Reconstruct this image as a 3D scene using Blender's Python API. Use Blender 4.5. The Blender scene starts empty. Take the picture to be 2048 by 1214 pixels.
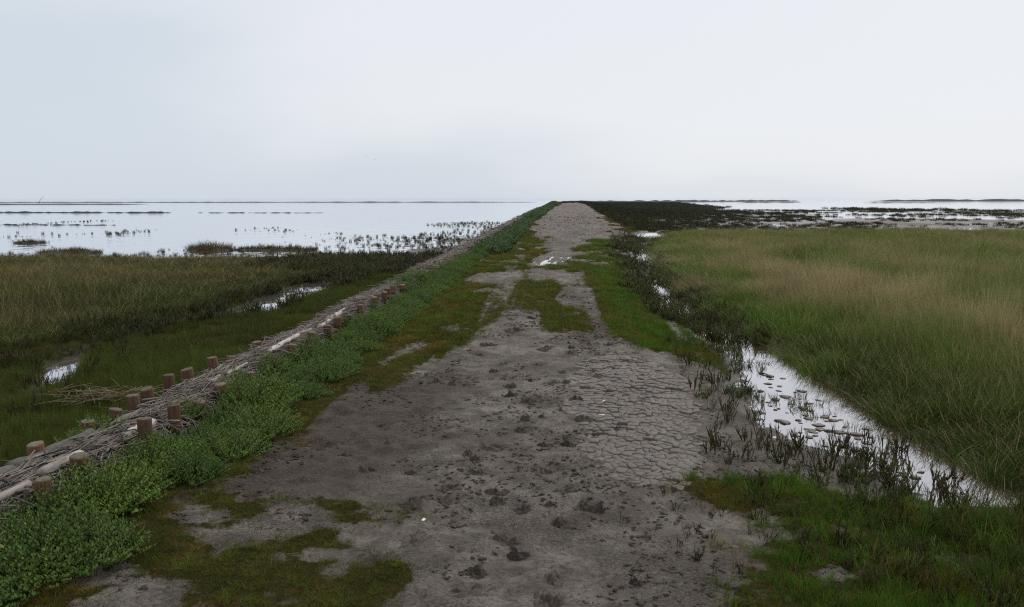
import bpy, math, random
import numpy as np
from mathutils import Matrix, Vector

# ---------------------------------------------------------------- camera, sky, sun, exposure
scene = bpy.context.scene
C = scene.collection
R = math.radians
cam = bpy.data.cameras.new('camera')
cam.sensor_width = 36.0
cam.lens = 36.0 * 1577.0 / 2048.0
cam.clip_start = 0.05
cam.clip_end = 30000
cam_o = bpy.data.objects.new('camera', cam)
C.objects.link(cam_o)
YAW = R(3.3)
cam_o.matrix_world = (Matrix.Translation((0, 0, 1.65)) @ Matrix.Rotation(YAW, 4, 'Z')
                      @ Matrix.Rotation(math.pi / 2 - R(7.63), 4, 'X') @ Matrix.Rotation(R(-0.075), 4, 'Z'))
scene.camera = cam_o

SUN_EL, SUN_AZ = R(48), R(35)          # azimuth measured from +Y towards +X
world = bpy.data.worlds.new('World')
scene.world = world
world.use_nodes = True
nt = world.node_tree
nt.nodes.clear()
def N(t, kind, **kw):
    n = t.nodes.new(kind)
    for k, v in kw.items():
        if k.startswith('i_'):
            key = k[2:]
            key = int(key) if key.isdigit() else key.replace('_', ' ')
            n.inputs[key].default_value = v
        else:
            setattr(n, k, v)
    return n
sky = N(nt, 'ShaderNodeTexSky', sky_type='NISHITA', sun_disc=False, sun_elevation=SUN_EL, sun_rotation=SUN_AZ,
        altitude=0, air_density=1.0, dust_density=2.0)
bg1 = N(nt, 'ShaderNodeBackground', i_Strength=0.10)
nt.links.new(sky.outputs[0], bg1.inputs[0])
tc = N(nt, 'ShaderNodeTexCoord')
mp = N(nt, 'ShaderNodeMapping')
mp.inputs['Scale'].default_value = (0.8, 0.8, 2.6)
nt.links.new(tc.outputs['Generated'], mp.inputs[0])
cn = N(nt, 'ShaderNodeTexNoise', i_Scale=1.6, i_Detail=4.0, i_Roughness=0.45)
nt.links.new(mp.outputs[0], cn.inputs['Vector'])
cr = N(nt, 'ShaderNodeValToRGB')
cr.color_ramp.interpolation = 'EASE'
e = cr.color_ramp.elements
e[0].position = 0.34; e[0].color = (0.66, 0.73, 0.80, 1)
e[1].position = 0.63; e[1].color = (0.835, 0.858, 0.90, 1)
# an even cloud deck, a little thinner and bluer near the horizon
sep = N(nt, 'ShaderNodeSeparateXYZ')
nt.links.new(tc.outputs['Generated'], sep.inputs[0])
mr = N(nt, 'ShaderNodeMapRange', i_1=0.0, i_2=0.22, i_3=-0.10, i_4=0.12)
nt.links.new(sep.outputs[2], mr.inputs[0])
ad = N(nt, 'ShaderNodeMath', operation='ADD')
nt.links.new(cn.outputs[0], ad.inputs[0]); nt.links.new(mr.outputs[0], ad.inputs[1])
# the cloud is thicker and bluer to the west (-X)
mx = N(nt, 'ShaderNodeMapRange', i_1=-0.6, i_2=0.25, i_3=-0.16, i_4=0.05)
nt.links.new(sep.outputs[0], mx.inputs[0])
ad2 = N(nt, 'ShaderNodeMath', operation='ADD')
nt.links.new(ad.outputs[0], ad2.inputs[0]); nt.links.new(mx.outputs[0], ad2.inputs[1])
nt.links.new(ad2.outputs[0], cr.inputs[0])
bg2 = N(nt, 'ShaderNodeBackground', i_Strength=1.0)
nt.links.new(cr.outputs[0], bg2.inputs[0])
mxs = N(nt, 'ShaderNodeMixShader', i_0=0.93)
nt.links.new(bg1.outputs[0], mxs.inputs[1]); nt.links.new(bg2.outputs[0], mxs.inputs[2])
wo = N(nt, 'ShaderNodeOutputWorld')
nt.links.new(mxs.outputs[0], wo.inputs[0])

sun = bpy.data.lights.new('sun', 'SUN')
sun.energy = 1.5
sun.angle = R(40)
sun.color = (1.0, 0.97, 0.92)
sun_o = bpy.data.objects.new('sun', sun)
C.objects.link(sun_o)
sdir = Vector((math.sin(SUN_AZ) * math.cos(SUN_EL), math.cos(SUN_AZ) * math.cos(SUN_EL), math.sin(SUN_EL)))
sun_o.rotation_euler = sdir.to_track_quat('Z', 'Y').to_euler()
sun_o.location = (0, 0, 30)

vs = scene.view_settings
vs.view_transform = 'Standard'
vs.look = 'None'
vs.exposure = 0.0
vs.gamma = 1.0
vs.use_curve_mapping = False
scene.cycles.use_denoising = False
scene.cycles.pixel_filter_type = 'BLACKMAN_HARRIS'
scene.cycles.filter_width = 1.2
scene.cycles.max_bounces = 6
scene.cycles.diffuse_bounces = 3

# ---------------------------------------------------------------- helpers
rng = np.random.default_rng(7)
SEA, DITCH = -0.38, -0.14

def ss(a, b, x):
    t = np.clip((x - a) / (b - a), 0, 1)
    return t * t * (3 - 2 * t)

def vnoise(x, y, seed=0):
    xi = np.floor(x).astype(np.int64); yi = np.floor(y).astype(np.int64)
    u = x - xi; v = y - yi
    u = u * u * u * (u * (u * 6 - 15) + 10); v = v * v * v * (v * (v * 6 - 15) + 10)
    def h(a, b):
        n = (a * 374761393 + b * 668265263 + seed * 974711) & 0x7fffffff
        n = ((n ^ (n >> 13)) * 1274126177) & 0x7fffffff
        n = n ^ (n >> 16)
        return (n & 0xffff) / 65535.0
    return ((h(xi, yi) * (1 - u) + h(xi + 1, yi) * u) * (1 - v) + (h(xi, yi + 1) * (1 - u) + h(xi + 1, yi + 1) * u) * v) * 2 - 1

def fbm(x, y, seed=0, oct=3):
    s = 0.0; a = 1.0; t = 0.0; f = 1.0
    for o in range(oct):
        ca, sa = math.cos(o * 1.1 + .4), math.sin(o * 1.1 + .4)
        s = s + a * vnoise((x * ca - y * sa) * f + 17.3 * o, (x * sa + y * ca) * f, seed + o * 31)
        t += a; a *= 0.5; f *= 2.03
    return s / t * 1.35

def sdist(poly, x, y):
    """signed distance to a polygon, positive inside"""
    p = np.array(poly, float)
    d = np.full(x.shape, 1e9); inside = np.zeros(x.shape, bool)
    for i in range(len(p)):
        ax, ay = p[i]; bx, by = p[(i + 1) % len(p)]
        ex, ey = bx - ax, by - ay
        wx, wy = x - ax, y - ay
        t = np.clip((wx * ex + wy * ey) / (ex * ex + ey * ey + 1e-12), 0, 1)
        d = np.minimum(d, (wx - ex * t) ** 2 + (wy - ey * t) ** 2)
        c = ((ay <= y) & (by > y)) | ((by <= y) & (ay > y))
        with np.errstate(divide='ignore', invalid='ignore'):
            xx = ax + (y - ay) / (by - ay + (by == ay)) * ex
        inside ^= c & (x < xx)
    d = np.sqrt(d)
    return np.where(inside, d, -d)

def mesh_np(name, V, polys, mat=None, smooth=False, attrs=None, mats=None, mat_idx=None):
    V = np.ascontiguousarray(V, dtype=np.float32)
    me = bpy.data.meshes.new(name)
    me.vertices.add(len(V)); me.vertices.foreach_set('co', V.ravel())
    loops = np.concatenate([np.asarray(p, np.int32).ravel() for p in polys]) if polys else np.zeros(0, np.int32)
    sizes = np.concatenate([np.full(len(p), np.asarray(p).shape[1], np.int32) for p in polys]) if polys else np.zeros(0, np.int32)
    if len(sizes):
        me.loops.add(len(loops)); me.loops.foreach_set('vertex_index', loops)
        me.polygons.add(len(sizes))
        st = np.concatenate([[0], np.cumsum(sizes)[:-1]]).astype(np.int32)
        me.polygons.foreach_set('loop_start', st)
        if smooth: me.polygons.foreach_set('use_smooth', np.ones(len(sizes), bool))
        if mat_idx is not None: me.polygons.foreach_set('material_index', np.asarray(mat_idx, np.int32))
    for k, v in (attrs or {}).items():
        v = np.asarray(v, np.float32)
        if v.ndim == 1:
            me.attributes.new(k, 'FLOAT', 'POINT').data.foreach_set('value', v)
        else:
            me.attributes.new(k, 'FLOAT_VECTOR', 'POINT').data.foreach_set('vector', v.ravel())
    me.update(calc_edges=True)
    for m in (mats or ([mat] if mat else [])): me.materials.append(m)
    return me

def obj(name, me, parent=None, loc=None, rz=0.0, scale=None, label=None, cat=None, group=None, kind=None):
    o = bpy.data.objects.new(name, me)
    C.objects.link(o)
    if loc is not None: o.location = loc
    if rz: o.rotation_euler = (0, 0, rz)
    if scale is not None: o.scale = scale
    if parent: o.parent = parent
    if label: o['label'] = label
    if cat: o['category'] = cat
    if group: o['group'] = group
    if kind: o['kind'] = kind
    return o

def tubes(P, Rr, sides=3, cap=True):
    """P (N,K,3) polylines, Rr (N,K) radii"""
    P = np.asarray(P, float); Rr = np.asarray(Rr, float)
    n, k, _ = P.shape
    T = np.gradient(P, axis=1); T /= np.linalg.norm(T, axis=2, keepdims=True) + 1e-9
    ref = np.where(np.abs(T[:, :1, 2:3]) > .8, np.array([1., 0, 0]), np.array([0, 0, 1.]))
    S = np.cross(T, np.broadcast_to(ref, T.shape)); S /= np.linalg.norm(S, axis=2, keepdims=True) + 1e-9
    U = np.cross(S, T)
    a = np.arange(sides) / sides * 2 * math.pi
    V = P[:, :, None, :] + Rr[:, :, None, None] * (np.cos(a)[None, None, :, None] * S[:, :, None, :] + np.sin(a)[None, None, :, None] * U[:, :, None, :])
    V = V.reshape(-1, 3)
    b = (np.arange(n) * k * sides)[:, None, None] + (np.arange(k - 1) * sides)[None, :, None]
    j = np.arange(sides)[None, None, :]; j2 = (j + 1) % sides
    Q = np.stack([b + j, b + j2, b + sides + j2, b + sides + j], -1).reshape(-1, 4)
    polys = [Q]
    if cap and sides >= 3:
        e0 = (np.arange(n) * k * sides)[:, None] + np.arange(sides)[None, ::-1]
        e1 = (np.arange(n) * k * sides)[:, None] + (k - 1) * sides + np.arange(sides)[None, :]
        polys += [e0, e1]
    return V, polys

def blades(r, n, rad, h, hv, w, lean, curl, nseg=3, tip=0.12, wind=0.0):
    """a tuft of tapering blades"""
    a = r.random(n) * 2 * math.pi; q = np.sqrt(r.random(n)) * rad
    bx, by = q * np.cos(a), q * np.sin(a)
    ph = a + r.normal(0, 1.0, n)
    L = h * (1 + hv * (r.random(n) * 2 - 1))
    le = lean * (.3 + r.random(n)); cu = curl * r.random(n)
    t = np.linspace(0, 1, nseg + 1)
    off = L[:, None] * (le[:, None] * t + cu[:, None] * t * t)
    X = bx[:, None] + off * np.cos(ph)[:, None] + wind * L[:, None] * t * t
    Y = by[:, None] + off * np.sin(ph)[:, None]
    Z = L[:, None] * (t - .45 * cu[:, None] * t * t) - .015
    ww = w * (.6 + .8 * r.random(n))[:, None] * (tip + (1 - tip) * (1 - t ** 1.6)) * .5
    pa = r.random(n) * math.pi
    dx, dy = np.cos(pa)[:, None] * ww, np.sin(pa)[:, None] * ww
    A = np.stack([X - dx, Y - dy, Z], -1); B = np.stack([X + dx, Y + dy, Z], -1)
    V = np.stack([A, B], 2).reshape(-1, 3)          # n,(nseg+1),2
    b = (np.arange(n) * (nseg + 1) * 2)[:, None] + np.arange(nseg)[None, :] * 2
    Q = np.stack([b, b + 1, b + 3, b + 2], -1).reshape(-1, 4)
    v = np.repeat(r.random(n), (nseg + 1) * 2)
    tt = np.tile(np.repeat(t, 2), n)
    return V, Q, v, tt

# ---------------------------------------------------------------- layout of the place (metres, +Y along the dam)
PATH_FAR = [(-0.26,27.88), (-1.33,39.71), (-1.62,59.55), (-1.19,93.29), (-0.30,144.17), (1.62,243.48), (6.44,297.51), (7.35,232.05), (5.95,136.40), (4.32,76.94), (3.43,44.54), (2.48,33.71), (0.92,27.34)]
MATS = [
    [(-2.04,2.60), (-2.52,3.25), (-2.42,3.50), (-2.36,3.77), (-2.25,4.24), (-2.04,4.17), (-1.71,4.00), (-1.51,4.05), (-1.58,3.69), (-1.74,3.59), (-1.54,3.36), (-1.63,3.21), (-1.86,3.34), (-2.01,3.19), (-1.99,2.91), (-1.93,2.61)],
    [(-1.43,2.63), (-1.57,3.03), (-1.56,3.41), (-1.39,3.58), (-1.23,3.71), (-1.05,3.71), (-0.97,3.49), (-0.67,3.19), (-0.77,3.03), (-0.75,2.67)],
    [(-1.41,4.02), (-1.19,4.10), (-0.89,3.88), (-0.94,3.78), (-1.22,3.83)],
    [(-2.06,3.51), (-1.98,3.66), (-1.61,3.46), (-1.52,3.21), (-1.68,3.11), (-1.92,3.19)],
    [(-2.28,6.22), (-2.34,8.67), (-2.28,10.52), (-2.24,13.68), (-2.39,17.44), (-2.56,31.14), (-2.45,59.54), (-2.00,90.12), (-1.21,46.81), (-0.56,28.48), (-0.24,25.69), (-0.73,21.08), (-0.74,18.12), (-0.55,15.89), (0.51,14.35), (0.57,11.13), (0.41,9.76), (-0.02,9.74), (-0.21,11.34), (-0.69,11.47), (-0.84,10.17), (-1.00,8.90), (-1.31,8.15), (-1.46,7.52), (-1.43,6.99), (-1.56,6.56), (-1.77,6.87), (-1.90,7.50), (-2.12,6.95)],
    [(-0.53,18.79), (0.34,21.12), (0.81,19.56), (0.39,17.56)],
    [(0.80,25.23), (1.18,32.82), (2.02,32.05), (1.67,18.23), (1.75,12.84), (1.87,10.30), (2.00,8.60), (1.72,7.15), (1.60,7.68), (1.44,8.16), (1.03,8.69), (0.65,9.55), (0.52,10.66), (0.43,13.45), (0.73,17.57)],
    [(0.82,4.42), (1.11,4.63), (1.53,4.49), (1.83,4.39), (2.19,4.34), (2.56,4.29), (2.80,4.04), (2.06,2.91), (0.59,2.83), (0.69,3.15), (0.79,3.35), (1.01,3.60), (1.24,3.80), (0.99,3.88), (0.90,4.06)],
]
HOLES = [
    [(-0.16,12.75), (0.15,15.00), (0.75,14.60), (0.71,11.38), (0.81,8.54), (0.20,8.36), (0.40,9.83), (0.33,11.36)],
    [(-2.12,15.82), (-1.83,17.46), (-0.73,17.75), (-0.55,15.89), (-1.19,14.94), (-1.68,15.09)],
    [(-1.86,7.74), (-1.77,8.70), (-1.54,9.03), (-1.32,8.72), (-1.61,7.88), (-1.68,7.51)],
    [(-1.56,9.93), (-1.29,10.35), (-1.06,9.76), (-1.35,9.31)],
    [(-1.77,15.84), (-1.25,17.14), (-0.69,16.71), (-0.74,15.69), (-1.51,15.28)],
    [(-1.73,13.93), (-1.21,14.60), (-1.01,13.82), (-1.49,13.36)],
    [(-1.72,3.53), (-1.68,3.68), (-1.50,3.75), (-1.38,3.70), (-1.47,3.55), (-1.59,3.41)],
    [(-2.08,3.30), (-2.02,3.41), (-1.89,3.39), (-1.92,3.24)],
    [(0.95,3.70), (1.11,3.80), (1.19,3.72), (1.06,3.50), (0.92,3.52)],
    [(1.38,3.93), (1.60,4.07), (1.63,3.88), (1.42,3.76)],
    [(0.91,4.00), (1.08,4.07), (1.26,3.95), (1.12,3.83), (0.93,3.85)],
    [(1.08,3.36), (1.29,3.47), (1.33,3.33), (1.11,3.17)],
    [(1.80,3.81), (2.07,3.88), (2.07,3.66), (1.81,3.54)],
]
BROWN = [
    [(-2.15,4.05), (-2.16,4.63), (-2.10,5.14), (-2.22,6.57), (-2.16,7.60), (-1.43,6.99), (-1.03,7.43), (-0.83,5.99), (-0.86,4.99), (-1.04,4.42), (-1.32,4.17), (-1.74,4.07)],
    [(-0.04,13.79), (0.32,14.18), (0.59,10.66), (0.74,9.15), (0.21,8.80), (0.45,10.66)],
]
CRACK = [(0.19,7.86), (0.64,8.54), (1.08,7.79), (1.23,7.05), (1.07,5.78), (0.89,4.70), (0.76,4.29), (0.51,4.35), (0.32,4.54), (0.16,5.14), (0.09,6.14)]
POOL = [(2.30,10.44), (2.30,9.40), (2.44,8.24), (2.55,7.34), (2.63,6.41), (2.69,5.73), (2.65,5.29), (2.56,4.87), (2.37,4.36), (2.26,4.35), (2.29,4.65), (2.21,4.93), (2.00,5.30), (1.74,5.67), (1.62,6.11), (1.68,6.97), (1.88,8.21)]
CLODS = [(-0.52,4.83), (-0.42,5.07), (-0.48,4.58), (-0.61,4.33), (-0.60,4.10), (-0.69,3.61), (-0.24,3.63), (-0.18,3.49), (0.02,3.87), (-0.04,4.11), (0.08,4.34), (-0.05,4.63), (0.06,5.35), (0.27,5.43), (-0.11,5.85), (-0.38,3.14), (-0.03,3.08), (-1.13,5.12), (-0.95,6.04), (-1.05,5.87), (-0.88,3.33), (-0.82,8.23), (0.16,6.40), (-0.22,6.33), (-0.58,4.96), (0.09,5.17), (-0.01,3.25), (0.23,4.03), (-1.15,4.59), (-1.36,4.84), (-0.08,5.14), (-0.60,7.45), (0.32,7.45), (0.08,7.06), (-0.91,6.91), (-0.26,5.48), (0.27,6.79), (-1.10,6.96), (-0.95,8.45), (-0.24,7.05), (-1.54,4.90), (-1.80,5.28), (-1.57,5.47), (-1.29,5.55), (-0.88,4.56), (0.57,8.82), (0.17,8.65), (0.84,8.40), (-1.03,7.43), (-0.75,8.75), (-0.13,8.49), (-1.75,4.74), (-1.81,4.55)]
_r = random.Random(21)
for _i in range(46):                       # more of them along the trodden middle of the track
    _y = 3.2 + 9.5 * _r.random() ** 1.3
    CLODS.append((round(_r.choice((-.55, -.05, .30)) + _r.gauss(0, .22), 2), round(_y, 2)))
HOOVES = [(x, y) for x, y in CLODS]

DITCH_Y = [0, 4.5, 6, 9.3, 15, 25, 33, 39, 46]
DITCH_X = [2.75, 2.55, 2.36, 2.25, 2.0, 2.7, 3.6, 4.4, 5.5]
def ditch_x(y): return np.interp(y, DITCH_Y, DITCH_X)

def far_path(x, y):
    return sdist(PATH_FAR, x, y)

def green_mask(x, y):
    """1 where the low salt-marsh turf covers the dam, 0 on bare mud"""
    g = np.full(x.shape, -9.0)
    m = (y > 1) & (y < 80) & (np.abs(x) < 8)
    if m.any():
        xm, ym = x[m], y[m]
        gg = np.full(xm.shape, -9.0)
        for p in MATS: gg = np.maximum(gg, sdist(p, xm, ym))
        gg = np.maximum(gg, (-1.86 + .12 * fbm(xm * .9, ym * .9, 5)) - xm)
        hh = np.full(xm.shape, -9.0)
        for p in HOLES: hh = np.maximum(hh, sdist(p, xm, ym))
        sc = np.clip(ym / 9, .6, 2.0)
        nz = (fbm(xm * 2.6 / np.sqrt(sc), ym * 1.8 / sc, 11, 4) * .20 + fbm(xm * 6, ym * 4.5 / sc, 13, 3) * .13) * sc
        gg = np.minimum(np.minimum(gg, np.where(ym < 6, .05, .10) + .10 * (xm > 1.0)) + nz, .05 - hh + .6 * nz)
        fp = ss(30, 36, ym)
        gg = gg * (1 - fp) + (-far_path(xm, ym) * .7 + .7 * fbm(xm * 1.2, ym * .3, 12, 4)) * fp
        g[m] = gg
    f = y >= 80
    if f.any(): g[f] = -far_path(x[f], y[f]) + .7 * fbm(x[f] * 1.0, y[f] * .2, 12, 4)
    right = (x > ditch_x(y) + .45) & (y < 42)
    left = x < -2.6
    g = np.where(left | right, 1.0, g)
    return g

CREEK = sorted([(-5.44,7.22), (-5.34,7.52), (-5.56,8.28), (-6.08,9.33), (-6.34,11.22), (-6.02,12.47), (-5.53,13.57), (-5.62,15.59), (-5.60,17.57), (-5.30,19.84)], key=lambda p: p[1])
def creek_x(y): return np.interp(y, [p[1] for p in CREEK], [p[0] for p in CREEK])
def left_shore(x):
    return 26.6 + 1.3 * fbm(x * .16, x * 0 + 3, 21) + np.where(x > -5, (x + 5) * -1.5, 0)

def height(x, y, detail=True):
    n1 = fbm(x * .33, y * .33, 1); n2 = fbm(x * 1.6, y * 1.6, 2)
    z = .02 * n1 + .012 * n2
    # right: slope, ditch, far bank
    xc = ditch_x(y)
    t = x - xc
    r = -.12 * ss(-1.35, -.45, t)
    bed = ss(-.55, -.05, t) * ss(.46, .16, t)
    deep = np.where(y > 10, .09 + .05 * n2, .045)
    r = r - deep * bed
    bank = ss(.34, .85, t)
    r = r * (1 - bank) + (-.035 + .035 * n1 + .02 * n2) * bank
    cl = ss(4.75, 4.3, y + .15 * n2)
    r = r * (1 - cl) + np.maximum(r, -.085 + .03 * n2) * cl
    z = z * (1 - ss(-1.2, -.3, t)) + r
    m = (y > 1) & (y < 14) & (np.abs(x - 2) < 2.5)
    if m.any():
        sd = sdist(POOL, x[m], y[m]) + .06 * fbm(x[m] * 2.2, y[m] * 2.2, 8)
        k = ss(-.25, .02, sd)
        zz = z[m]
        tgt = DITCH + .008 - .05 * ss(0, .3, sd) + .016 * fbm(x[m] * 6, y[m] * 7, 9)
        z[m] = zz * (1 - k) + np.minimum(zz, tgt) * k
    # end pool of the ditch
    k = ss(1.0, .2, np.hypot((x - 4.5) / 1.0, (y - 38) / 3.6))
    z = z * (1 - k) + np.minimum(z, -.2) * k
    # far right flats
    flat = SEA - .004 + .05 * fbm(x * .10, y * .07, 31, 4)
    flat = flat - .03 * ss(60, 110, y) * ss(12, 30, x) - .25 * ss(120, 175, y) * ss(10, 22, x)
    flat = np.where(flat < SEA - .4, SEA - .4, flat)
    fr = ss(37, 46, y + 1.5 * fbm(x * .2, y * .2, 33)) * ss(2.0, 4.5, x - 3.0 - .02 * (y - 40))
    z = z * (1 - fr) + (np.maximum(flat, -.30 * ss(14, 5, x - .02 * y) + flat * (1 - ss(14, 5, x - .02 * y)))) * fr
    # left marsh, ditch and shore
    zl = -.25 - .10 * ss(9, 25, y) + .035 * n1 + .025 * n2
    xd = creek_x(y)
    cw = .45 + .55 * ss(9, 13, y)
    dd = ss(.8, .3, np.abs(x - xd) / cw) * ss(5.0, 6.5, y) * ss(22, 19, y)
    pools = np.exp(-((y - 8.75) / .6) ** 2) + np.exp(-((y - 13.6) / .95) ** 2) + np.exp(-((y - 15.7) / .6) ** 2) + np.exp(-((y - 17.7) / .9) ** 2)
    zl = zl * (1 - dd) + (-.355 + .02 * n2 - .10 * np.clip(pools, 0, 1)) * dd
    shore = left_shore(x)
    sea = ss(-1.5, 1.8, y - shore)
    shoal = SEA - .028 + .04 * fbm(x * .35, y * .22, 22, 4) - .02 * ss(0, 12, y - shore)
    near = ss(-9, -4.3, x) * ss(75, 40, y)
    shoal = shoal + .032 * near - .25 * ss(40, 90, y) * ss(-4, -9, x)
    shoal = shoal - .2 * ss(60, 100, y)
    zl = zl * (1 - sea) + np.minimum(zl, shoal) * sea
    L = ss(-2.92, -3.65, x)
    z = z * (1 - L) + zl * L
    k = ss(1.0, .3, np.hypot((x + .30) / .75, (y - 20.3) / 2.2))
    z = z - .03 * k * (np.abs(y - 20) < 4)
    # end of the dam
    z = np.where(y > 340, z * (1 - ss(360, 380, y)) - .7 * ss(360, 380, y), z)
    z = np.where((np.abs(x) > 130) | (y < -25), np.minimum(z, -.7), z)
    if detail:
        g = ss(-.02, .05, green_mask(x, y))
        bare = (1 - g) * (np.abs(x) < 6) * (y < 90) * (1 + 1.5 * ss(12, 25, y))
        br = np.zeros(x.shape)
        mm = (y > 2) & (y < 16) & (np.abs(x) < 3)
        if mm.any():
            b = np.full(x[mm].shape, -9.0)
            for p in BROWN: b = np.maximum(b, sdist(p, x[mm], y[mm]))
            br[mm] = ss(-.25, .25, b + .2 * fbm(x[mm] * 2, y[mm] * 2, 14))
            hz = np.zeros(x[mm].shape)
            for hx, hy in HOOVES:
                d = np.hypot((x[mm] - hx), (y[mm] - hy)) / (.05 + .004 * hy)
                hz = hz - .016 * np.exp(-d * d) + .007 * np.exp(-(d - 1.7) ** 2 * 2)
            z[mm] += hz * (1 - .5 * g[mm])
        z = z + bare * ((.007 + .012 * br) * fbm(x * 6.5, y * 6.5, 15, 3) - (.012 + .016 * br) * (np.abs(fbm(x * 5.2, y * 6.5, 17, 3)) - .3) + .006 * fbm(x * 15, y * 17, 18, 2)) + g * .012 * fbm(x * 4, y * 4, 16)
        z = z + g * .012 * (np.abs(x) < 3)
        ck = crack_mask(x, y)
        z = z - .009 * ss(-.02, .34, ck)
        return z, ss(-.13, .11, green_mask(x, y)), br
    return z

def crack_mask(x, y):
    out = np.full(x.shape, -9.0)
    m = (y > 3) & (y < 11) & (x > -.6) & (x < 2.2)
    if m.any():
        out[m] = sdist(CRACK, x[m], y[m]) + .10 * fbm(x[m] * 3, y[m] * 3, 41)
    return out

def hz(x, y):
    return height(np.atleast_1d(np.asarray(x, float)), np.atleast_1d(np.asarray(y, float)))[0]

# ---------------------------------------------------------------- materials
def newmat(name):
    m = bpy.data.materials.new(name); m.use_nodes = True
    t = m.node_tree; t.nodes.clear()
    out = N(t, 'ShaderNodeOutputMaterial')
    b = N(t, 'ShaderNodeBsdfPrincipled')
    t.links.new(b.outputs[0], out.inputs[0])
    return m, t, b, out
def lk(t, a, b): t.links.new(a, b)
def mixc(t, fac, a, b, blend='MIX'):
    n = t.nodes.new('ShaderNodeMix'); n.data_type = 'RGBA'; n.blend_type = blend
    for s, v in ((n.inputs[0], fac), (n.inputs[6], a), (n.inputs[7], b)):
        if hasattr(v, 'is_linked') or hasattr(v, 'links'): t.links.new(v, s)
        elif isinstance(v, (int, float)): s.default_value = v
        else: s.default_value = (*v, 1)
    return n.outputs[2]
def noise(t, vec, scale, detail=4, rough=.55, dist=0.0):
    n = N(t, 'ShaderNodeTexNoise', i_Scale=scale, i_Detail=float(detail), i_Roughness=rough, i_Distortion=dist)
    if vec is not None: t.links.new(vec, n.inputs['Vector'])
    return n.outputs[0]
def ramp(t, v, a, b, lo=0.0, hi=1.0):
    n = N(t, 'ShaderNodeMapRange', i_1=a, i_2=b, i_3=lo, i_4=hi); n.clamp = True
    t.links.new(v, n.inputs[0]); return n.outputs[0]
def math2(t, op, a, b):
    n = N(t, 'ShaderNodeMath', operation=op)
    for i, v in enumerate((a, b)):
        if isinstance(v, (int, float)): n.inputs[i].default_value = v
        else: t.links.new(v, n.inputs[i])
    return n.outputs[0]

def mud_color(t, pos, brown):
    n1 = noise(t, pos, 1.1, 4); n2 = noise(t, pos, 7, 7, .68, .4); n3 = noise(t, pos, 38, 6, .75, .5)
    n4 = noise(t, pos, 3.1, 5, .6, .3)
    pale = mixc(t, ramp(t, n1, .38, .62), (.168, .136, .108), (.238, .206, .174))
    dark = mixc(t, ramp(t, n2, .35, .65), (.052, .034, .023), (.104, .074, .054))
    c = mixc(t, brown, pale, dark)
    c = mixc(t, ramp(t, n4, .38, .56, .85, 0.0), c, (.084, .065, .050))
    c = mixc(t, ramp(t, n2, .34, .56, .75, 0.0), c, (.072, .058, .046))
    c = mixc(t, ramp(t, n3, .36, .48, .85, 0.0), c, (.040, .031, .025))
    c = mixc(t, math2(t, 'MULTIPLY', ramp(t, n3, .58, .72, 0, .45), ramp(t, brown, 0, 1, 1, .25)), c, (.27, .25, .225))
    return c, n2, n3

def make_ground_mat():
    m, t, b, out = newmat('marsh ground')
    pos = N(t, 'ShaderNodeNewGeometry').outputs['Position']
    at = N(t, 'ShaderNodeAttribute', attribute_name='mask')
    s = N(t, 'ShaderNodeSeparateXYZ'); lk(t, at.outputs['Vector'], s.inputs[0])
    green, brown, wet = s.outputs[0], s.outputs[1], s.outputs[2]
    green = ramp(t, math2(t, 'ADD', green, math2(t, 'MULTIPLY', math2(t, 'SUBTRACT', noise(t, pos, 11, 6, .7), .5), 1.7)), .38, .62)
    mud, n2, n3 = mud_color(t, pos, brown)
    # fine drying cracks
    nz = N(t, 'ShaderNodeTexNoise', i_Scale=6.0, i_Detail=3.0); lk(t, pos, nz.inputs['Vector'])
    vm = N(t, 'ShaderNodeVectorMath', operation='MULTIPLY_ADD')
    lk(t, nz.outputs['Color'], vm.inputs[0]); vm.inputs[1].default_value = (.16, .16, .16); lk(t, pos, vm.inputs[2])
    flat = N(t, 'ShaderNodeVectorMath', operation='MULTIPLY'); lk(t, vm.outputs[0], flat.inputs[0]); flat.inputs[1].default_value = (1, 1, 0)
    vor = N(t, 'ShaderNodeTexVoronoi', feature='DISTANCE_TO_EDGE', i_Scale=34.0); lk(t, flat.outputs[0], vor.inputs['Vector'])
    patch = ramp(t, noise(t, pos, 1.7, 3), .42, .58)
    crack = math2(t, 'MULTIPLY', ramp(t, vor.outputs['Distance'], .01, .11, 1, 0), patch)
    mud = mixc(t, math2(t, 'MULTIPLY', crack, .26), mud, (.06, .048, .038))  # crack lines coloured darker: damp mud plus painted shade of their depth
    mud = mixc(t, wet, mud, mixc(t, .62, mud, (.05, .038, .028)))
    soil = mixc(t, ramp(t, noise(t, pos, 5, 5, .7), .35, .65), (.034, .042, .010), (.080, .060, .020))
    soil = mixc(t, ramp(t, noise(t, pos, 28, 4, .7), .35, .6, .8, 0), soil, (.035, .028, .016))
    col = mixc(t, green, mud, soil)
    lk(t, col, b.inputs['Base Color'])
    ro = math2(t, 'SUBTRACT', .68, math2(t, 'MULTIPLY', wet, .36))
    lk(t, ro, b.inputs['Roughness'])
    sp = math2(t, 'ADD', math2(t, 'MULTIPLY', math2(t, 'SUBTRACT', 1.0, green), .20), math2(t, 'MULTIPLY', wet, .25))
    lk(t, sp, b.inputs['Specular IOR Level'])
    hgt = math2(t, 'ADD', math2(t, 'MULTIPLY', n2, .9), math2(t, 'MULTIPLY', n3, .55))
    hgt = math2(t, 'SUBTRACT', hgt, math2(t, 'MULTIPLY', crack, .2))
    bp = N(t, 'ShaderNodeBump', i_Strength=1.0, i_Distance=.05); lk(t, hgt, bp.inputs['Height'])
    lk(t, bp.outputs[0], b.inputs['Normal'])
    return m

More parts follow.
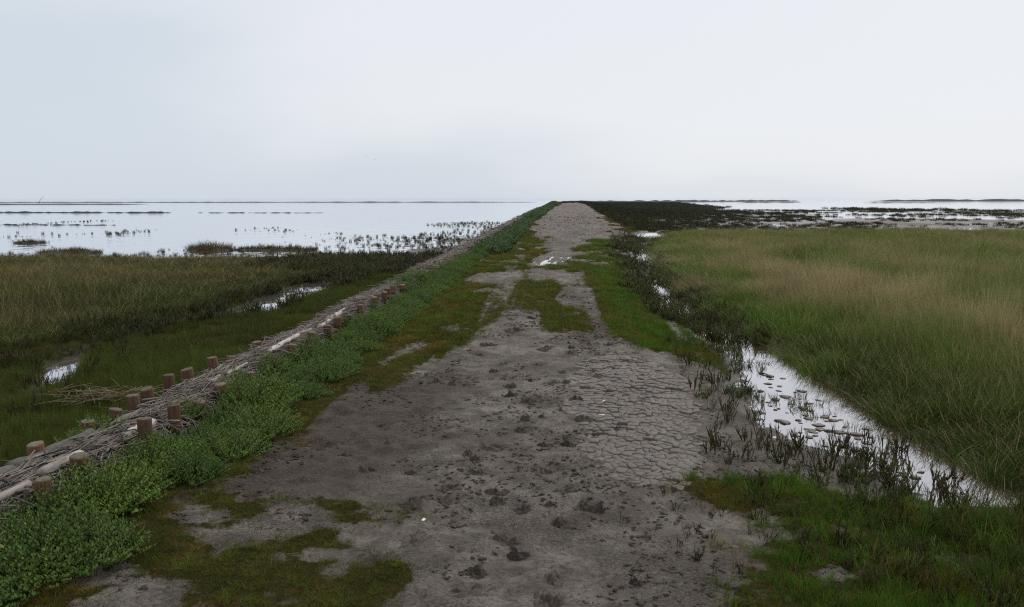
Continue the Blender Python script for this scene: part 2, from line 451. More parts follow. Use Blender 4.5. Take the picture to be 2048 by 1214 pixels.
def make_plate_mat():
    m, t, b, out = newmat('dried mud plate')
    pos = N(t, 'ShaderNodeNewGeometry').outputs['Position']
    v = N(t, 'ShaderNodeValue'); v.outputs[0].default_value = 0.60
    c, n2, n3 = mud_color(t, pos, v.outputs[0])
    c = mixc(t, ramp(t, N(t, 'ShaderNodeObjectInfo').outputs['Random'], .3, 1, .12, .45), c, (.085, .070, .056))
    lk(t, c, b.inputs['Base Color'])
    b.inputs['Roughness'].default_value = .6; b.inputs['Specular IOR Level'].default_value = .4
    bp = N(t, 'ShaderNodeBump', i_Strength=.6, i_Distance=.012)
    lk(t, math2(t, 'ADD', n2, math2(t, 'MULTIPLY', n3, .6)), bp.inputs['Height']); lk(t, bp.outputs[0], b.inputs['Normal'])
    return m

def make_simple(name, c1, c2, scale=20, rough=.8, bump=.4, dist=.01, spec=.3, stretch=None, detail=5):
    m, t, b, out = newmat(name)
    tcn = N(t, 'ShaderNodeTexCoord'); vec = tcn.outputs['Object']
    if stretch:
        mpn = N(t, 'ShaderNodeMapping'); mpn.inputs['Scale'].default_value = stretch
        lk(t, vec, mpn.inputs[0]); vec = mpn.outputs[0]
    oi = N(t, 'ShaderNodeObjectInfo')
    n = noise(t, vec, scale, detail, .65)
    c = mixc(t, ramp(t, n, .32, .68), c1, c2)
    c = mixc(t, ramp(t, oi.outputs['Random'], .2, 1, 0, .6), c, tuple(v * .6 for v in c1))
    lk(t, c, b.inputs['Base Color'])
    b.inputs['Roughness'].default_value = rough; b.inputs['Specular IOR Level'].default_value = spec
    bp = N(t, 'ShaderNodeBump', i_Strength=bump, i_Distance=dist); lk(t, n, bp.inputs['Height']); lk(t, bp.outputs[0], b.inputs['Normal'])
    return m

def make_leaf(name, instanced=True, col=(.06, .11, .03), alt=(.22, .17, .08), alt_from=.7, trans=.28, rough=.65, spec=.08):
    """plant tissue: colour of the tuft, some blades dead and straw-coloured (alt)"""
    m, t, b, out = newmat(name)
    if instanced:
        c = N(t, 'ShaderNodeAttribute', attribute_name='col', attribute_type='INSTANCER').outputs['Color']
    else:
        oi = N(t, 'ShaderNodeObjectInfo')
        c = mixc(t, oi.outputs['Random'], (col[0] * .78, col[1] * .82, col[2] * .9), (col[0] * 1.3, col[1] * 1.1, col[2] * .9))
    v = N(t, 'ShaderNodeAttribute', attribute_name='v').outputs['Fac']
    c2 = mixc(t, ramp(t, v, 0, .8, .0, .45), c, mixc(t, .4, c, (.13, .16, .03)))
    c3 = mixc(t, ramp(t, v, alt_from, alt_from + .08), c2, alt)
    lk(t, c3, b.inputs['Base Color'])
    b.inputs['Roughness'].default_value = rough; b.inputs['Specular IOR Level'].default_value = spec
    tr = N(t, 'ShaderNodeBsdfTranslucent'); lk(t, c3, tr.inputs[0])
    mx = N(t, 'ShaderNodeMixShader', i_0=trans)
    lk(t, b.outputs[0], mx.inputs[1]); lk(t, tr.outputs[0], mx.inputs[2]); lk(t, mx.outputs[0], out.inputs[0])
    return m

def make_water(name, base, rip, scale, lo=.06, rough=.02, stretch=(1, 1, 1)):
    """murky water: silt-coloured body under a reflecting surface that strengthens towards grazing angles"""
    m, t, b, out = newmat(name)
    pos = N(t, 'ShaderNodeNewGeometry').outputs['Position']
    mpn = N(t, 'ShaderNodeMapping'); mpn.inputs['Scale'].default_value = stretch
    lk(t, pos, mpn.inputs[0])
    n = noise(t, mpn.outputs[0], scale, 3, .5)
    b.inputs['Base Color'].default_value = (*base, 1)
    b.inputs['Roughness'].default_value = .8
    b.inputs['Specular IOR Level'].default_value = .0
    bp = N(t, 'ShaderNodeBump', i_Strength=1.0, i_Distance=rip); lk(t, n, bp.inputs['Height'])
    g = N(t, 'ShaderNodeBsdfGlossy', i_Roughness=rough); g.inputs[0].default_value = (.96, .97, 1, 1)
    lk(t, bp.outputs[0], g.inputs['Normal'])
    lw = N(t, 'ShaderNodeLayerWeight', i_Blend=.5)
    f = math2(t, 'POWER', lw.outputs['Facing'], 1.7)
    f = ramp(t, f, 0, 1, lo, 1.0)
    mx = N(t, 'ShaderNodeMixShader'); lk(t, f, mx.inputs[0]); lk(t, b.outputs[0], mx.inputs[1]); lk(t, g.outputs[0], mx.inputs[2])
    lk(t, mx.outputs[0], out.inputs[0])
    return m

M_ground = make_ground_mat()
M_plate = make_plate_mat()
M_clod = make_simple('dark trodden mud', (.030, .022, .016), (.100, .076, .058), 42, .75, .8, .012)
M_lump = make_simple('wet brown mud lump', (.045, .028, .020), (.12, .078, .058), 30, .45, .7, .012, .5)
M_wood = make_simple('weathered orange post wood', (.055, .033, .021), (.225, .110, .056), 9, .75, .6, .006, .3, (9, 9, .7))
M_cut = make_simple('grey sawn post top', (.07, .055, .040), (.20, .16, .12), 14, .8, .5, .005)
M_mosswood = make_simple('green damp post foot', (.030, .030, .014), (.085, .060, .030), 12, .8, .5, .006, .3, (6, 6, 1))
M_twig = make_simple('grey brushwood', (.13, .105, .090), (.40, .35, .31), 7, .8, .3, .003, .25)
M_core = make_simple('packed brushwood core', (.030, .024, .020), (.10, .080, .066), 14, .9, 1.0, .03, .2, (3, .6, 3))
M_pale = make_simple('pale stripped pole', (.15, .12, .10), (.58, .52, .47), 6, .6, .4, .004, .35, (2, .6, 2))
M_log = make_simple('grey lichen log', (.085, .080, .068), (.20, .185, .16), 18, .85, .7, .008, .2)
M_wire = make_simple('black tarred rope', (.008, .008, .009), (.022, .022, .026), 60, .6, .4, .002, .4)
M_stem = make_leaf('dark dead stem', False, (.046, .044, .020), (.075, .045, .030), .75, .1)
M_stem_i = make_leaf('marsh stem', True, alt=(.10, .075, .045), alt_from=.82, trans=.12)
M_grass = make_leaf('marsh grass', True, alt=(.36, .29, .15), alt_from=.86)
M_turf = make_leaf('salt turf', True, alt=(.15, .095, .030), alt_from=.86, trans=.3)
M_purs = make_leaf('purslane leaf', False, (.100, .200, .042), (.19, .19, .065), .86, .3, .5, .15)
M_purs_i = make_leaf('purslane leaf far', True, alt=(.20, .21, .075), alt_from=.90, trans=.3, rough=.5, spec=.15)
M_woody = make_simple('purslane woody stem', (.035, .025, .014), (.085, .065, .035), 20)
M_straw = make_simple('dead reed stalk', (.085, .065, .035), (.27, .22, .12), 12, .8, .2, .002)
M_sea = make_water('shallow sea', (.17, .155, .14), .05, 1.1, .06, .04, (1.0, .55, 1))
M_ditch = make_water('ditch water', (.075, .046, .030), .0012, 7, .06, .015)
M_shell = make_simple('white shell', (.62, .60, .56), (.80, .79, .76), 30, .45, .2, .002)
M_bank = make_simple('far mud bank', (.030, .032, .034), (.055, .055, .052), .4, .9, .5, .1)
M_bird = make_simple('grey bird feather', (.10, .10, .11), (.22, .22, .23), 9)

# ---------------------------------------------------------------- ground sheet
def axis(dense0, dense1, d, g, lo, hi):
    a = list(np.arange(dense0, dense1 + 1e-6, d))
    s = d; x = a[-1]
    while x < hi:
        s *= g; x += s; a.append(x)
    s = d; x = a[0]; pre = []
    while x > lo:
        s *= g; x -= s; pre.append(x)
    return np.array(pre[::-1] + a)
gx = axis(-2.6, 2.9, .026, 1.05, -12000, 12000)
gy = axis(2.7, 8.0, .026, 1.033, -40, 14000)
GX, GY = np.meshgrid(gx, gy)
zz, gm, bm_ = height(GX.ravel(), GY.ravel())
wetm = np.clip(ss(.05, .0, zz - np.where(GX.ravel() > 0, np.where(GY.ravel() < 44, DITCH, SEA), SEA)) * .9, 0, 1)
Vg = np.stack([GX.ravel(), GY.ravel(), zz], -1)
nx, ny = len(gx), len(gy)
ii = (np.arange(ny - 1)[:, None] * nx + np.arange(nx - 1)[None, :])
Qg = np.stack([ii, ii + 1, ii + nx + 1, ii + nx], -1).reshape(-1, 4)
brn = np.clip(bm_ + .25 * (fbm(GX.ravel() * .7, GY.ravel() * .7, 51) > .35), 0, 1)
farmud = ss(36, 60, GY.ravel())
brn = np.clip(brn + ss(10, 22, GY.ravel()) * .75 * ss(-.1, .45, fbm(GX.ravel() * 2.2, GY.ravel() * .5, 52, 5)), 0, 1)
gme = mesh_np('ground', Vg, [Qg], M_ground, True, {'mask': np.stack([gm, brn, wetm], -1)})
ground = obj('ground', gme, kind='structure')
print('ground', nx, ny)

def sheet(name, poly, z, mat, kind='structure'):
    V = np.array([(x, y, z) for x, y in poly], float)
    return obj(name, mesh_np(name, V, [np.arange(len(V))[None, :]], mat), kind=kind)
sheet('sea', [(-12000, 5), (-2.95, 5), (-2.95, 40), (-2.95, 364), (2, 366), (2, 41), (140, 41), (12000, 5), (12000, 14000), (-12000, 14000)], SEA, M_sea)
dl = [(ditch_x(y) - .9, y) for y in (2.0, 4, 6, 8, 10, 13, 17, 22, 27, 32, 36, 40.5)]
dr = [(ditch_x(y) + .62, y) for y in (2.0, 4, 6, 8, 10, 13, 17, 22, 27, 32, 36, 40.5)]
sheet('ditch_water', dl + dr[::-1], DITCH, M_ditch)
sheet('puddle', [(-1.2, 17.8), (.5, 17.8), (.5, 22.8), (-1.2, 22.8)], float(hz([-.30], [20.3])[0]) - .003, M_ditch)

# far mud banks on the horizon
def bank(poly_line, w, h, label_z=SEA):
    P = np.array(poly_line, float); n = len(P)
    u = np.linspace(0, 1, n)
    prof = np.minimum(1, np.minimum(u, 1 - u) * 14)
    V = []; K = 5
    for i in range(n):
        for k in range(K):
            s = k / (K - 1) * 2 - 1
            V.append((P[i, 0], P[i, 1] + s * w, SEA - .15 + (h + .15) * (1 - s * s) * prof[i] * (.75 + .35 * float(fbm(np.array([i * .31 + P[i, 0]]), np.array([.5]), 7)[0]))))
    ii = (np.arange(n - 1)[:, None] * K + np.arange(K - 1)[None, :])
    Q = np.stack([ii, ii + K, ii + K + 1, ii + 1], -1).reshape(-1, 4)
    obj('mudbank', mesh_np('mudbank', V, [Q], M_bank, True), kind='structure')
def line(x0, y0, x1, y1, n=40, wob=1.0):
    t = np.linspace(0, 1, n)
    return np.stack([x0 + (x1 - x0) * t, y0 + (y1 - y0) * t + wob * np.sin(t * 23)], -1)
bank(line(-3, 366, 135, 450, 60), 9, 1.0)
bank(line(165, 440, 420, 420, 60), 9, 1.15)
bank(line(-330, 400, -2, 366, 80), 6, .42)
bank(line(-420, 260, -130, 262, 40), 5, .35)
bank(line(-330, 168, -150, 170, 40, .6), 3, .30)
bank(line(-84, 111, -53, 109, 60, .35), .9, .22)
bank(line(-52, 109, -30, 108, 40, .3), .5, .11)
bank(line(-44, 59.5, -33, 58.5, 40, .25), .55, .09)
bank(line(75, 330, 100, 332, 20), 5, .3)
bank(line(112, 300, 140, 302, 20), 4, .25)

# ---------------------------------------------------------------- cracked mud plates (parts of the ground)
def make_plates():
    r = np.random.default_rng(3)
    cell = .060
    P = np.array(CRACK); x0, y0 = P.min(0) - .3; x1, y1 = P.max(0) + .3
    nxp, nyp = int((x1 - x0) / cell), int((y1 - y0) / cell)
    sx, sy = np.meshgrid(np.arange(nxp), np.arange(nyp))
    S = np.stack([x0 + (sx + r.uniform(-.62, .62, sx.shape)) * cell, y0 + (sy + r.uniform(-.62, .62, sx.shape)) * cell], -1)
    keep = crack_mask(S[..., 0].ravel(), S[..., 1].ravel()).reshape(sx.shape)
    def jit(ax, ay):
        return math.sin(ax * 811.7 + ay * 397.3) * .5
    plates = []
    for j in range(2, nyp - 2):
        for i in range(2, nxp - 2):
            if keep[j, i] < .0: continue
            s = S[j, i]
            poly = [np.array(v) for v in ((s[0] - .15, s[1] - .15), (s[0] + .15, s[1] - .15), (s[0] + .15, s[1] + .15), (s[0] - .15, s[1] + .15))]
            for dj in range(-2, 3):
                for di in range(-2, 3):
                    if di == 0 and dj == 0: continue
                    q = S[j + dj, i + di]; mid = (s + q) / 2; nrm = q - s
                    out = []
                    for a_, b_ in zip(poly, poly[1:] + poly[:1]):
                        da = (a_ - mid) @ nrm; db = (b_ - mid) @ nrm
                        if da <= 0: out.append(a_)
                        if da * db < 0: out.append(a_ + (b_ - a_) * da / (da - db))
                    poly = out
                    if len(poly) < 3: break
                if len(poly) < 3: break
            if len(poly) < 3: continue
            # break each side with a bend shared by both neighbours
            pts = []
            for a_, b_ in zip(poly, poly[1:] + poly[:1]):
                pts.append(a_)
                l = np.linalg.norm(b_ - a_)
                if l > .03:
                    m_ = (a_ + b_) / 2; nn = np.array([-(b_ - a_)[1], (b_ - a_)[0]]) / l
                    if nn[0] < 0: nn = -nn
                    pts.append(m_ + nn * jit(*np.round(m_, 4)) * .22 * l)
            c = np.mean(pts, 0)
            plates.append((c, np.array(pts)))
    plates.sort(key=lambda p: p[0][1])
    cs = np.array([p[0] for p in plates]); zc = hz(cs[:, 0], cs[:, 1]); rim = ss(-.02, .34, crack_mask(cs[:, 0], cs[:, 1]))
    stuffV, stuffF = [], {}
    off = 0
    for k, (c, pts) in enumerate(plates):
        n = len(pts); d = pts - c
        gap = r.uniform(.0001, .0027) * (.2 + .8 * rim[k])
        rad = np.linalg.norm(d, axis=1, keepdims=True)
        outer = d * (1 - gap / rad); inner = d * (1 - (gap + .008) / rad)
        lift = r.uniform(.004, .0105) * (.15 + .85 * rim[k]); curl = r.uniform(-.001, .003)
        tilt = r.normal(0, .018, 2)
        sh = r.normal(0, .0012, 2); outer = outer + sh; inner = inner + sh
        V = np.concatenate([np.c_[outer, np.full(n, -.02)], np.c_[outer, lift - .004 + curl + outer @ tilt], np.c_[inner, lift + curl * .7 + inner @ tilt], [[0, 0, lift - curl * .3]]])
        a_ = np.arange(n); b_ = (a_ + 1) % n
        Q = np.concatenate([np.stack([a_, b_, n + b_, n + a_], -1), np.stack([n + a_, n + b_, 2 * n + b_, 2 * n + a_], -1)])
        T = np.stack([2 * n + a_, 2 * n + b_, np.full(n, 3 * n)], -1)
        if k < 300:
            obj('mud_plate', mesh_np('mud_plate', V, [Q, T], M_plate), parent=ground, loc=(c[0], c[1], zc[k]))
        else:
            stuffV.append(V + np.array([c[0], c[1], zc[k]]))
            stuffF.setdefault(4, []).append(Q + off); stuffF.setdefault(3, []).append(T + off); off += len(V)
    if stuffV:
        obj('mud_plates', mesh_np('mud_plates', np.concatenate(stuffV), [np.concatenate(stuffF[4]), np.concatenate(stuffF[3])], M_plate), parent=ground, kind='stuff')
    print('plates', len(plates))
make_plates()

# ---------------------------------------------------------------- clods and lumps
def lumps(r, n, spread, size, flat, elong=1.0):
    """a cluster of rough lumps"""
    import bmesh
    VV, FF, off = [], [], 0
    bmx = bmesh.new(); bmesh.ops.create_icosphere(bmx, subdivisions=2, radius=1)
    bmx.verts.ensure_lookup_table()
    B = np.array([v.co[:] for v in bmx.verts]); F = np.array([[v.index for v in f.verts] for f in bmx.faces]); bmx.free()
    for i in range(n):
        s = size * r.uniform(.35, 1.0) if i else size
        d = 1 + .5 * fbm(B[:, 0] * 1.7 + i * 9.1, B[:, 1] * 1.7 + B[:, 2] * 2.3, int(r.integers(999)), 3)
        V = B * d[:, None] * np.array([s * elong * r.uniform(.8, 1.3), s * r.uniform(.8, 1.2), s * flat * r.uniform(.7, 1.2)])
        an = r.uniform(0, 6.3) if elong == 1 else r.normal(0, .25)
        ca, sa = math.cos(an), math.sin(an)
        V = np.stack([V[:, 0] * ca - V[:, 1] * sa, V[:, 0] * sa + V[:, 1] * ca, V[:, 2]], -1)
        q = spread * math.sqrt(r.random()) if i else 0; w = r.uniform(0, 6.3)
        V += np.array([q * math.cos(w) * elong, q * math.sin(w), s * flat * .1])
        VV.append(V); FF.append(F + off); off += len(V)
    return np.concatenate(VV), np.concatenate(FF)
def rough_patch(seed, rad, h):
    """a continuous patch of churned mud, its rim sunk below the surface"""
    r = np.random.default_rng(seed); nr, na = 15, 34
    q = np.linspace(.03, 1, nr)[:, None]; a = (np.arange(na) / na * 2 * math.pi)[None, :]
    wob = 1 + .30 * fbm(np.cos(a) * 1.6 + seed, np.sin(a) * 1.6, seed) + .12 * fbm(np.cos(a) * 5 + seed, np.sin(a) * 5, seed + 3)
    X = q * rad * wob * np.cos(a); Y = q * rad * wob * np.sin(a)
    f = np.abs(fbm(X * 26 + seed * 7, Y * 26, seed + 5, 3)) * .9 + .55 * fbm(X * 55, Y * 55 + seed, seed + 9, 2) + .35 * fbm(X * 11, Y * 11 + seed, seed + 11)
    Z = h * (1.25 * f * (1 - q ** 3) + .30 * (1 - q * q)) - .020 * q ** 4 - .011
    V = np.concatenate([np.stack([X, Y, Z], -1).reshape(-1, 3), [[0, 0, Z[0].mean()]]])
    ii = np.arange(nr - 1)[:, None] * na + np.arange(na)[None, :]; i2 = np.arange(nr - 1)[:, None] * na + ((np.arange(na) + 1) % na)[None, :]
    Q = np.stack([ii, ii + na, i2 + na, i2], -1).reshape(-1, 4)
    b = np.arange(na); T = np.stack([b, (b + 1) % na, np.full(na, nr * na)], -1)[:, ::1]
    return mesh_np('mud_clod', V, [Q, T], M_clod, False)
clod_meshes = [rough_patch(100 + k, .115, .030) for k in range(9)]
zc = hz([p[0] for p in CLODS], [p[1] for p in CLODS])
def clod_label(x, y):
    if x < -.55 and y < 9: return 'dark clump of trodden mud in the brown churned mud beside the turf'
    if x > .25 and y < 8: return 'dark clump of trodden mud beside the pale cracked mud'
    if y > 8: return 'dark clump of trodden mud where the bare track narrows between the turf'
    return 'dark crumbly clump of trodden mud in the middle of the bare grey track'
for k, (x, y) in enumerate(CLODS):
    r = np.random.default_rng(200 + k)
    s = .35 + .8 * r.random() ** 1.5
    obj('mud_clod', clod_meshes[k % 9], loc=(x, y, zc[k] + .003), rz=r.uniform(0, 6.3), scale=(s * r.uniform(.9, 2.0), s * r.uniform(.7, 1.1), r.uniform(.5, 1.15)),
        label=clod_label(x, y), cat='mud clod', group='mud clumps, ' + clod_label(x, y))

LUMPS = [(2.03,7.45), (1.90,7.29), (2.21,7.27), (2.07,7.04), (1.86,6.89), (1.95,6.98), (2.04,7.13), (2.18,7.03), (2.04,6.85), (1.81,7.10), (2.25,7.84), (1.85,6.77), (2.21,6.87), (1.93,6.55), (2.06,6.48), (2.06,6.38), (1.95,6.25), (2.07,6.20), (2.18,6.31), (2.24,6.34), (2.05,6.08), (1.87,5.98), (1.81,5.90), (1.90,5.87), (2.11,6.04), (2.26,6.15), (2.24,5.97), (2.25,5.85), (2.42,6.11), (2.36,5.90), (1.80,6.30), (1.81,7.44), (1.85,7.71), (1.96,5.91), (2.30,6.36), (2.04,7.60), (2.09,6.65), (1.86,6.64), (1.83,6.25)]
_r = random.Random(33)
_n = 0
while _n < 34:
    _x, _y = _r.uniform(1.9, 2.5), _r.uniform(5.0, 8.2)
    if sdist(POOL, np.array([_x]), np.array([_y]))[0] > .03 and _r.random() < math.exp(-((_x - ditch_x(_y) + .22) / .2) ** 2):
        LUMPS.append((round(_x, 2), round(_y, 2))); _n += 1
lump_meshes = []
for k in range(6):
    r = np.random.default_rng(300 + k)
    V, F = lumps(r, 1, .05, .042, .60, 1.25)
    lump_meshes.append(mesh_np('mud_lump', V, [F], M_lump, True))
for k, (x, y) in enumerate(LUMPS):
    r = np.random.default_rng(400 + k)
    s = .28 + .55 * r.random() ** 1.4
    obj('mud_lump', lump_meshes[k % 6], loc=(x, y, DITCH + .001), rz=r.normal(0, .5), scale=(s, s * r.uniform(.7, 1.3), s * r.uniform(.35, .75)),
        label='wet brown lump of mud breaking the surface of the ditch pool', cat='mud lump', group='mud lumps in the ditch pool')

# forked stick lying in the pool
sx_, sy_ = [(2.08,8.06)][0]
V, pl = tubes(np.array([[(0, 0, .0), (.04, .05, .012), (.075, .11, .02), (.085, .14, .03)], [(0, 0, .0), (.03, -.04, .006), (.06, -.09, .006), (.09, -.13, .002)]]),
              np.array([[.009, .008, .007, .005], [.009, .008, .006, .004]]), 6)
obj('driftwood_stick', mesh_np('driftwood_stick', V, pl, M_clod), loc=(sx_, sy_, DITCH + .004), label='dark forked stick lying in the ditch pool', cat='stick')

# shells
def shell(x, y, s, label):
    k = 11; a = np.linspace(-1.1, 1.1, k)
    V = [(0, 0, 0)]
    for ring, rr in ((1, .55), (2, 1.0)):
        for q in a: V.append((math.sin(q) * rr * s, math.cos(q) * rr * s * .85, (.32 * (1 - rr * rr) + .16 + .02 * math.cos(q * 22) * rr) * s))
    T = [(0, 1 + i, 2 + i) for i in range(k - 1)]
    Q = [(1 + i, 1 + k + i, 2 + k + i, 2 + i) for i in range(k - 1)]
    me = mesh_np('shell', V, [np.array(Q), np.array(T)], M_shell, True)
    o = obj('shell', me, loc=(x, y, hz(x, y)[0] - .001), rz=random.Random(int(x * 99)).uniform(0, 6), label=label, cat='shell')
    md = o.modifiers.new('thickness', 'SOLIDIFY'); md.thickness = .003
(s1, s2, s3) = [(-0.69,3.85), (0.38,6.38), (0.35,5.98)]
shell(*s1, .022, 'small white shell beside dark mud clumps on bare brown mud')
shell(*s2, .030, 'white shell on cracked grey mud, beyond a similar one')
shell(*s3, .034, 'white shell on cracked grey mud, nearer of the close pair to the turf edge')

# ---------------------------------------------------------------- brushwood fence
fence = obj('brushwood_fence', None, loc=(-2.8, 3.6, 0), label='long low brushwood fence of stakes and packed twigs along the dam', cat='fence')
FO = np.array([-2.8, 3.6, 0])
def fobj(name, me, parent=fence, loc=None, **kw):
    o = obj(name, me, parent=parent, **kw)
    if loc is not None: o.location = Vector(loc) - (Vector(FO) if parent is fence else Vector((0, 0, 0)))
    return o
def top_h(y):
    return .185 + .03 * fbm(np.asarray(y, float) * .8, np.asarray(y, float) * 0 + 7, 61) + .05 * np.exp(-((np.asarray(y, float) - 10.6) / .9) ** 2)
# core: packed bundle, a rough half-round bank
yy = np.concatenate([np.arange(.5, 30, .12), np.geomspace(30, 364, 260)])
K = 11
s = np.linspace(-1, 1, K)
cx = -2.81 + .19 * s[None, :] + .02 * fbm(yy[:, None] * 3, s[None, :] * 3, 62)
cz = np.where(np.abs(s)[None, :] > .99, -.34, (top_h(yy)[:, None] - .045) * (1 - .45 * s[None, :] ** 4) + .025 * fbm(yy[:, None] * 5, s[None, :] * 4, 63))
V = np.stack([cx, np.broadcast_to(yy[:, None], cx.shape), cz], -1).reshape(-1, 3)
ii = (np.arange(len(yy) - 1)[:, None] * K + np.arange(K - 1)[None, :])
Q = np.stack([ii, ii + 1, ii + K + 1, ii + K], -1).reshape(-1, 4)
fobj('brushwood_core', mesh_np('brushwood_core', V - FO, [Q], M_core, True), kind='stuff')
# twigs
def twigs(y0, y1, per_m, rmin, rmax, lmin, lmax, seed, smax=1.0):
    r = np.random.default_rng(seed)
    n = int((y1 - y0) * per_m)
    y = r.uniform(y0, y1, n); sp = np.clip(r.normal(0, .62, n), -1.15, 1.15) * smax
    x = -2.81 + .19 * sp
    z = top_h(y) * (1 - .5 * np.abs(sp) ** 3) + r.normal(-.012, .018, n) + .006
    L = r.uniform(lmin, lmax, n); yaw = r.normal(0, .30, n) + (r.random(n) < .12) * r.normal(0, .9, n); pit = r.normal(0, .07, n)
    K = 5; t = np.linspace(-.5, .5, K)
    b1 = r.normal(0, .10, n); b2 = r.normal(0, .05, n)
    u = t[None, :] * L[:, None]
    X = x[:, None] + u * np.sin(yaw)[:, None] + b1[:, None] * L[:, None] * (t * t - .08)[None, :] * 2
    Y = y[:, None] + u * np.cos(yaw)[:, None]
    Z = z[:, None] + u * np.sin(pit)[:, None] + b2[:, None] * L[:, None] * (t * t - .08)[None, :] * 2 - .05 * np.maximum(np.abs(X + 2.81) / .19 - 1, 0)
    X += r.normal(0, .006, X.shape); Z += r.normal(0, .004, Z.shape)
    rad = r.uniform(rmin, rmax, n) * (1 + .8 * (r.random(n) < .12))
    return tubes(np.stack([X, Y, Z], -1), rad[:, None] * np.linspace(1.1, .6, K)[None, :], 4)
def droop(y0, y1, n, seed):
    r = np.random.default_rng(seed)
    y = r.uniform(y0, y1, n); t = np.linspace(0, 1, 5)
    out = r.uniform(.08, .26, n); dn = r.uniform(.06, .24, n); dy = r.uniform(-.25, .25, n)
    X = -2.70 + out[:, None] * np.sin(t * 1.5)[None, :]
    Y = y[:, None] + dy[:, None] * t[None, :]
    Z = (top_h(y) - r.uniform(.02, .1, n))[:, None] - dn[:, None] * (t ** 1.8)[None, :]
    return tubes(np.stack([X, Y, Z], -1), np.full((n, 1), .0035) * np.linspace(1.1, .6, 5)[None, :], 3)
def join(parts):
    VV, PP, off = [], {}, 0
    for V, pl in parts:
        VV.append(V)
        for p in pl: PP.setdefault(p.shape[1], []).append(p + off)
        off += len(V)
    return np.concatenate(VV), [np.concatenate(v) for v in PP.values()]
V, pl = join([twigs(2.2, 14, 560, .0021, .0044, .18, .62, 1), twigs(14, 34, 130, .005, .009, .3, .9, 2), twigs(34, 120, 34, .008, .016, .6, 1.8, 3),
              droop(3.75, 4.3, 60, 4), droop(4.9, 6.0, 50, 5), droop(10, 12.6, 140, 6)])
fobj('twigs', mesh_np('twigs', V - FO, pl, M_twig), kind='stuff')
# poles laid along the bundle
def pole(y0, y1, x0, x1, dz, rad, mat, seed, name='pole'):
    r = np.random.default_rng(seed); k = 9
    t = np.linspace(0, 1, k); y = y0 + (y1 - y0) * t
    x = x0 + (x1 - x0) * t + .012 * np.cumsum(r.normal(0, .5, k)) * .6
    z = top_h(y) + dz + .004 * r.normal(0, 1, k)
    rr = rad * (1 + .10 * r.normal(0, 1, k)); rr *= np.linspace(1.06, .9, k)
    V, pl = tubes(np.stack([x, y, z], -1)[None], rr[None], 9)
    fobj(name, mesh_np(name, V - FO, pl, mat, False))
pole(2.6, 3.72, -2.74, -2.70, .012, .030, M_pale, 1)
pole(3.86, 4.22, -2.72, -2.73, .016, .029, M_pale, 2)
pole(4.66, 4.98, -2.71, -2.69, -.012, .034, M_pale, 4)
pole(2.8, 3.95, -2.94, -2.93, .010, .046, M_log, 5, 'log')
pole(3.95, 4.62, -2.95, -2.92, .008, .042, M_log, 6, 'log')
pole(4.5, 5.2, -2.88, -2.90, .004, .030, M_log, 7, 'log')
pole(7.2, 8.05, -2.72, -2.70, .014, .026, M_pale, 8)
pole(7.8, 8.6, -2.74, -2.76, .012, .022, M_pale, 9)
pole(8.8, 9.8, -2.72, -2.74, .015, .026, M_pale, 10)
pole(9.3, 10.0, -2.80, -2.76, .018, .020, M_pale, 11)
pole(6.0, 6.7, -2.76, -2.74, .010, .018, M_pale, 12)
# black lashing across the near bundle
lash = []
for k, y in enumerate(np.arange(3.1, 5.0, .16)):
    r = np.random.default_rng(70 + k); t = np.linspace(-1, 1, 9)
    x = -2.82 + .19 * t; dy = (.22 if k % 2 else -.20) * t + r.normal(0, .02, 9)
    z = top_h(y + dy) * (1 - .35 * np.abs(t) ** 3) + .034 + .012 * np.cos(t * 5 + k)
    lash.append(np.stack([x, y + dy, z], -1))
for Pp in lash:
    V, pl = tubes(Pp[None], np.full((1, 9), .0042), 5)
    fobj('rope', mesh_np('rope', V - FO, pl, M_wire))
# stakes
def stake_mesh(seed, rad, h, foot):
    r = np.random.default_rng(seed); k = 14; a = np.arange(k) / k * 2 * math.pi
    wob = 1 + .05 * np.sin(2 * a + r.uniform(0, 6)) + .03 * r.normal(0, 1, k)
    lev = [(-.45, 1.02), (-.10, 1.02), (foot, 1.0), (foot + .012, 1.0), (h * .6 + foot * .4, .985), (h - .012, .98), (h - .003, .955), (h, .86)]
    tl = r.normal(0, .07, 2)
    V = []
    for z, q in lev:
        for i in range(k):
            zz_ = z + (tl[0] * math.cos(a[i]) + tl[1] * math.sin(a[i])) * rad * (1 if z > foot + .02 else 0)
            V.append((rad * q * wob[i] * math.cos(a[i]), rad * q * wob[i] * math.sin(a[i]), zz_ + (r.normal(0, .0015) if z >= h - .004 else 0)))
    V.append((0, 0, h + .001))
    Q = []; mi = []
    n = len(lev)
    for l in range(n - 1):
        for i in range(k):
            Q.append((l * k + i, l * k + (i + 1) % k, (l + 1) * k + (i + 1) % k, (l + 1) * k + i)); mi.append(1 if l < 2 else (2 if l >= n - 2 else 0))
    T = [((n - 1) * k + i, (n - 1) * k + (i + 1) % k, n * k) for i in range(k)]
    mi += [2] * k
    return mesh_np('stake', V, [np.array(Q), np.array(T)], mats=[M_wood, M_mosswood, M_cut], mat_idx=mi)
FRONT = [(3.10, .29), (3.67, .30), (4.05, .30), (4.72, .31), (5.09, .30), (5.45, .24), (5.83, .27), (6.4, .24), (7.0, .23), (7.55, .26), (8.06, .30), (8.6, .28), (9.1, .30), (9.6, .25), (10.2, .30), (10.86, .36), (11.15, .36), (11.5, .35), (11.9, .36), (12.3, .35), (13.0, .26), (13.8, .25), (14.7, .28), (15.8, .27), (16.6, .26)]
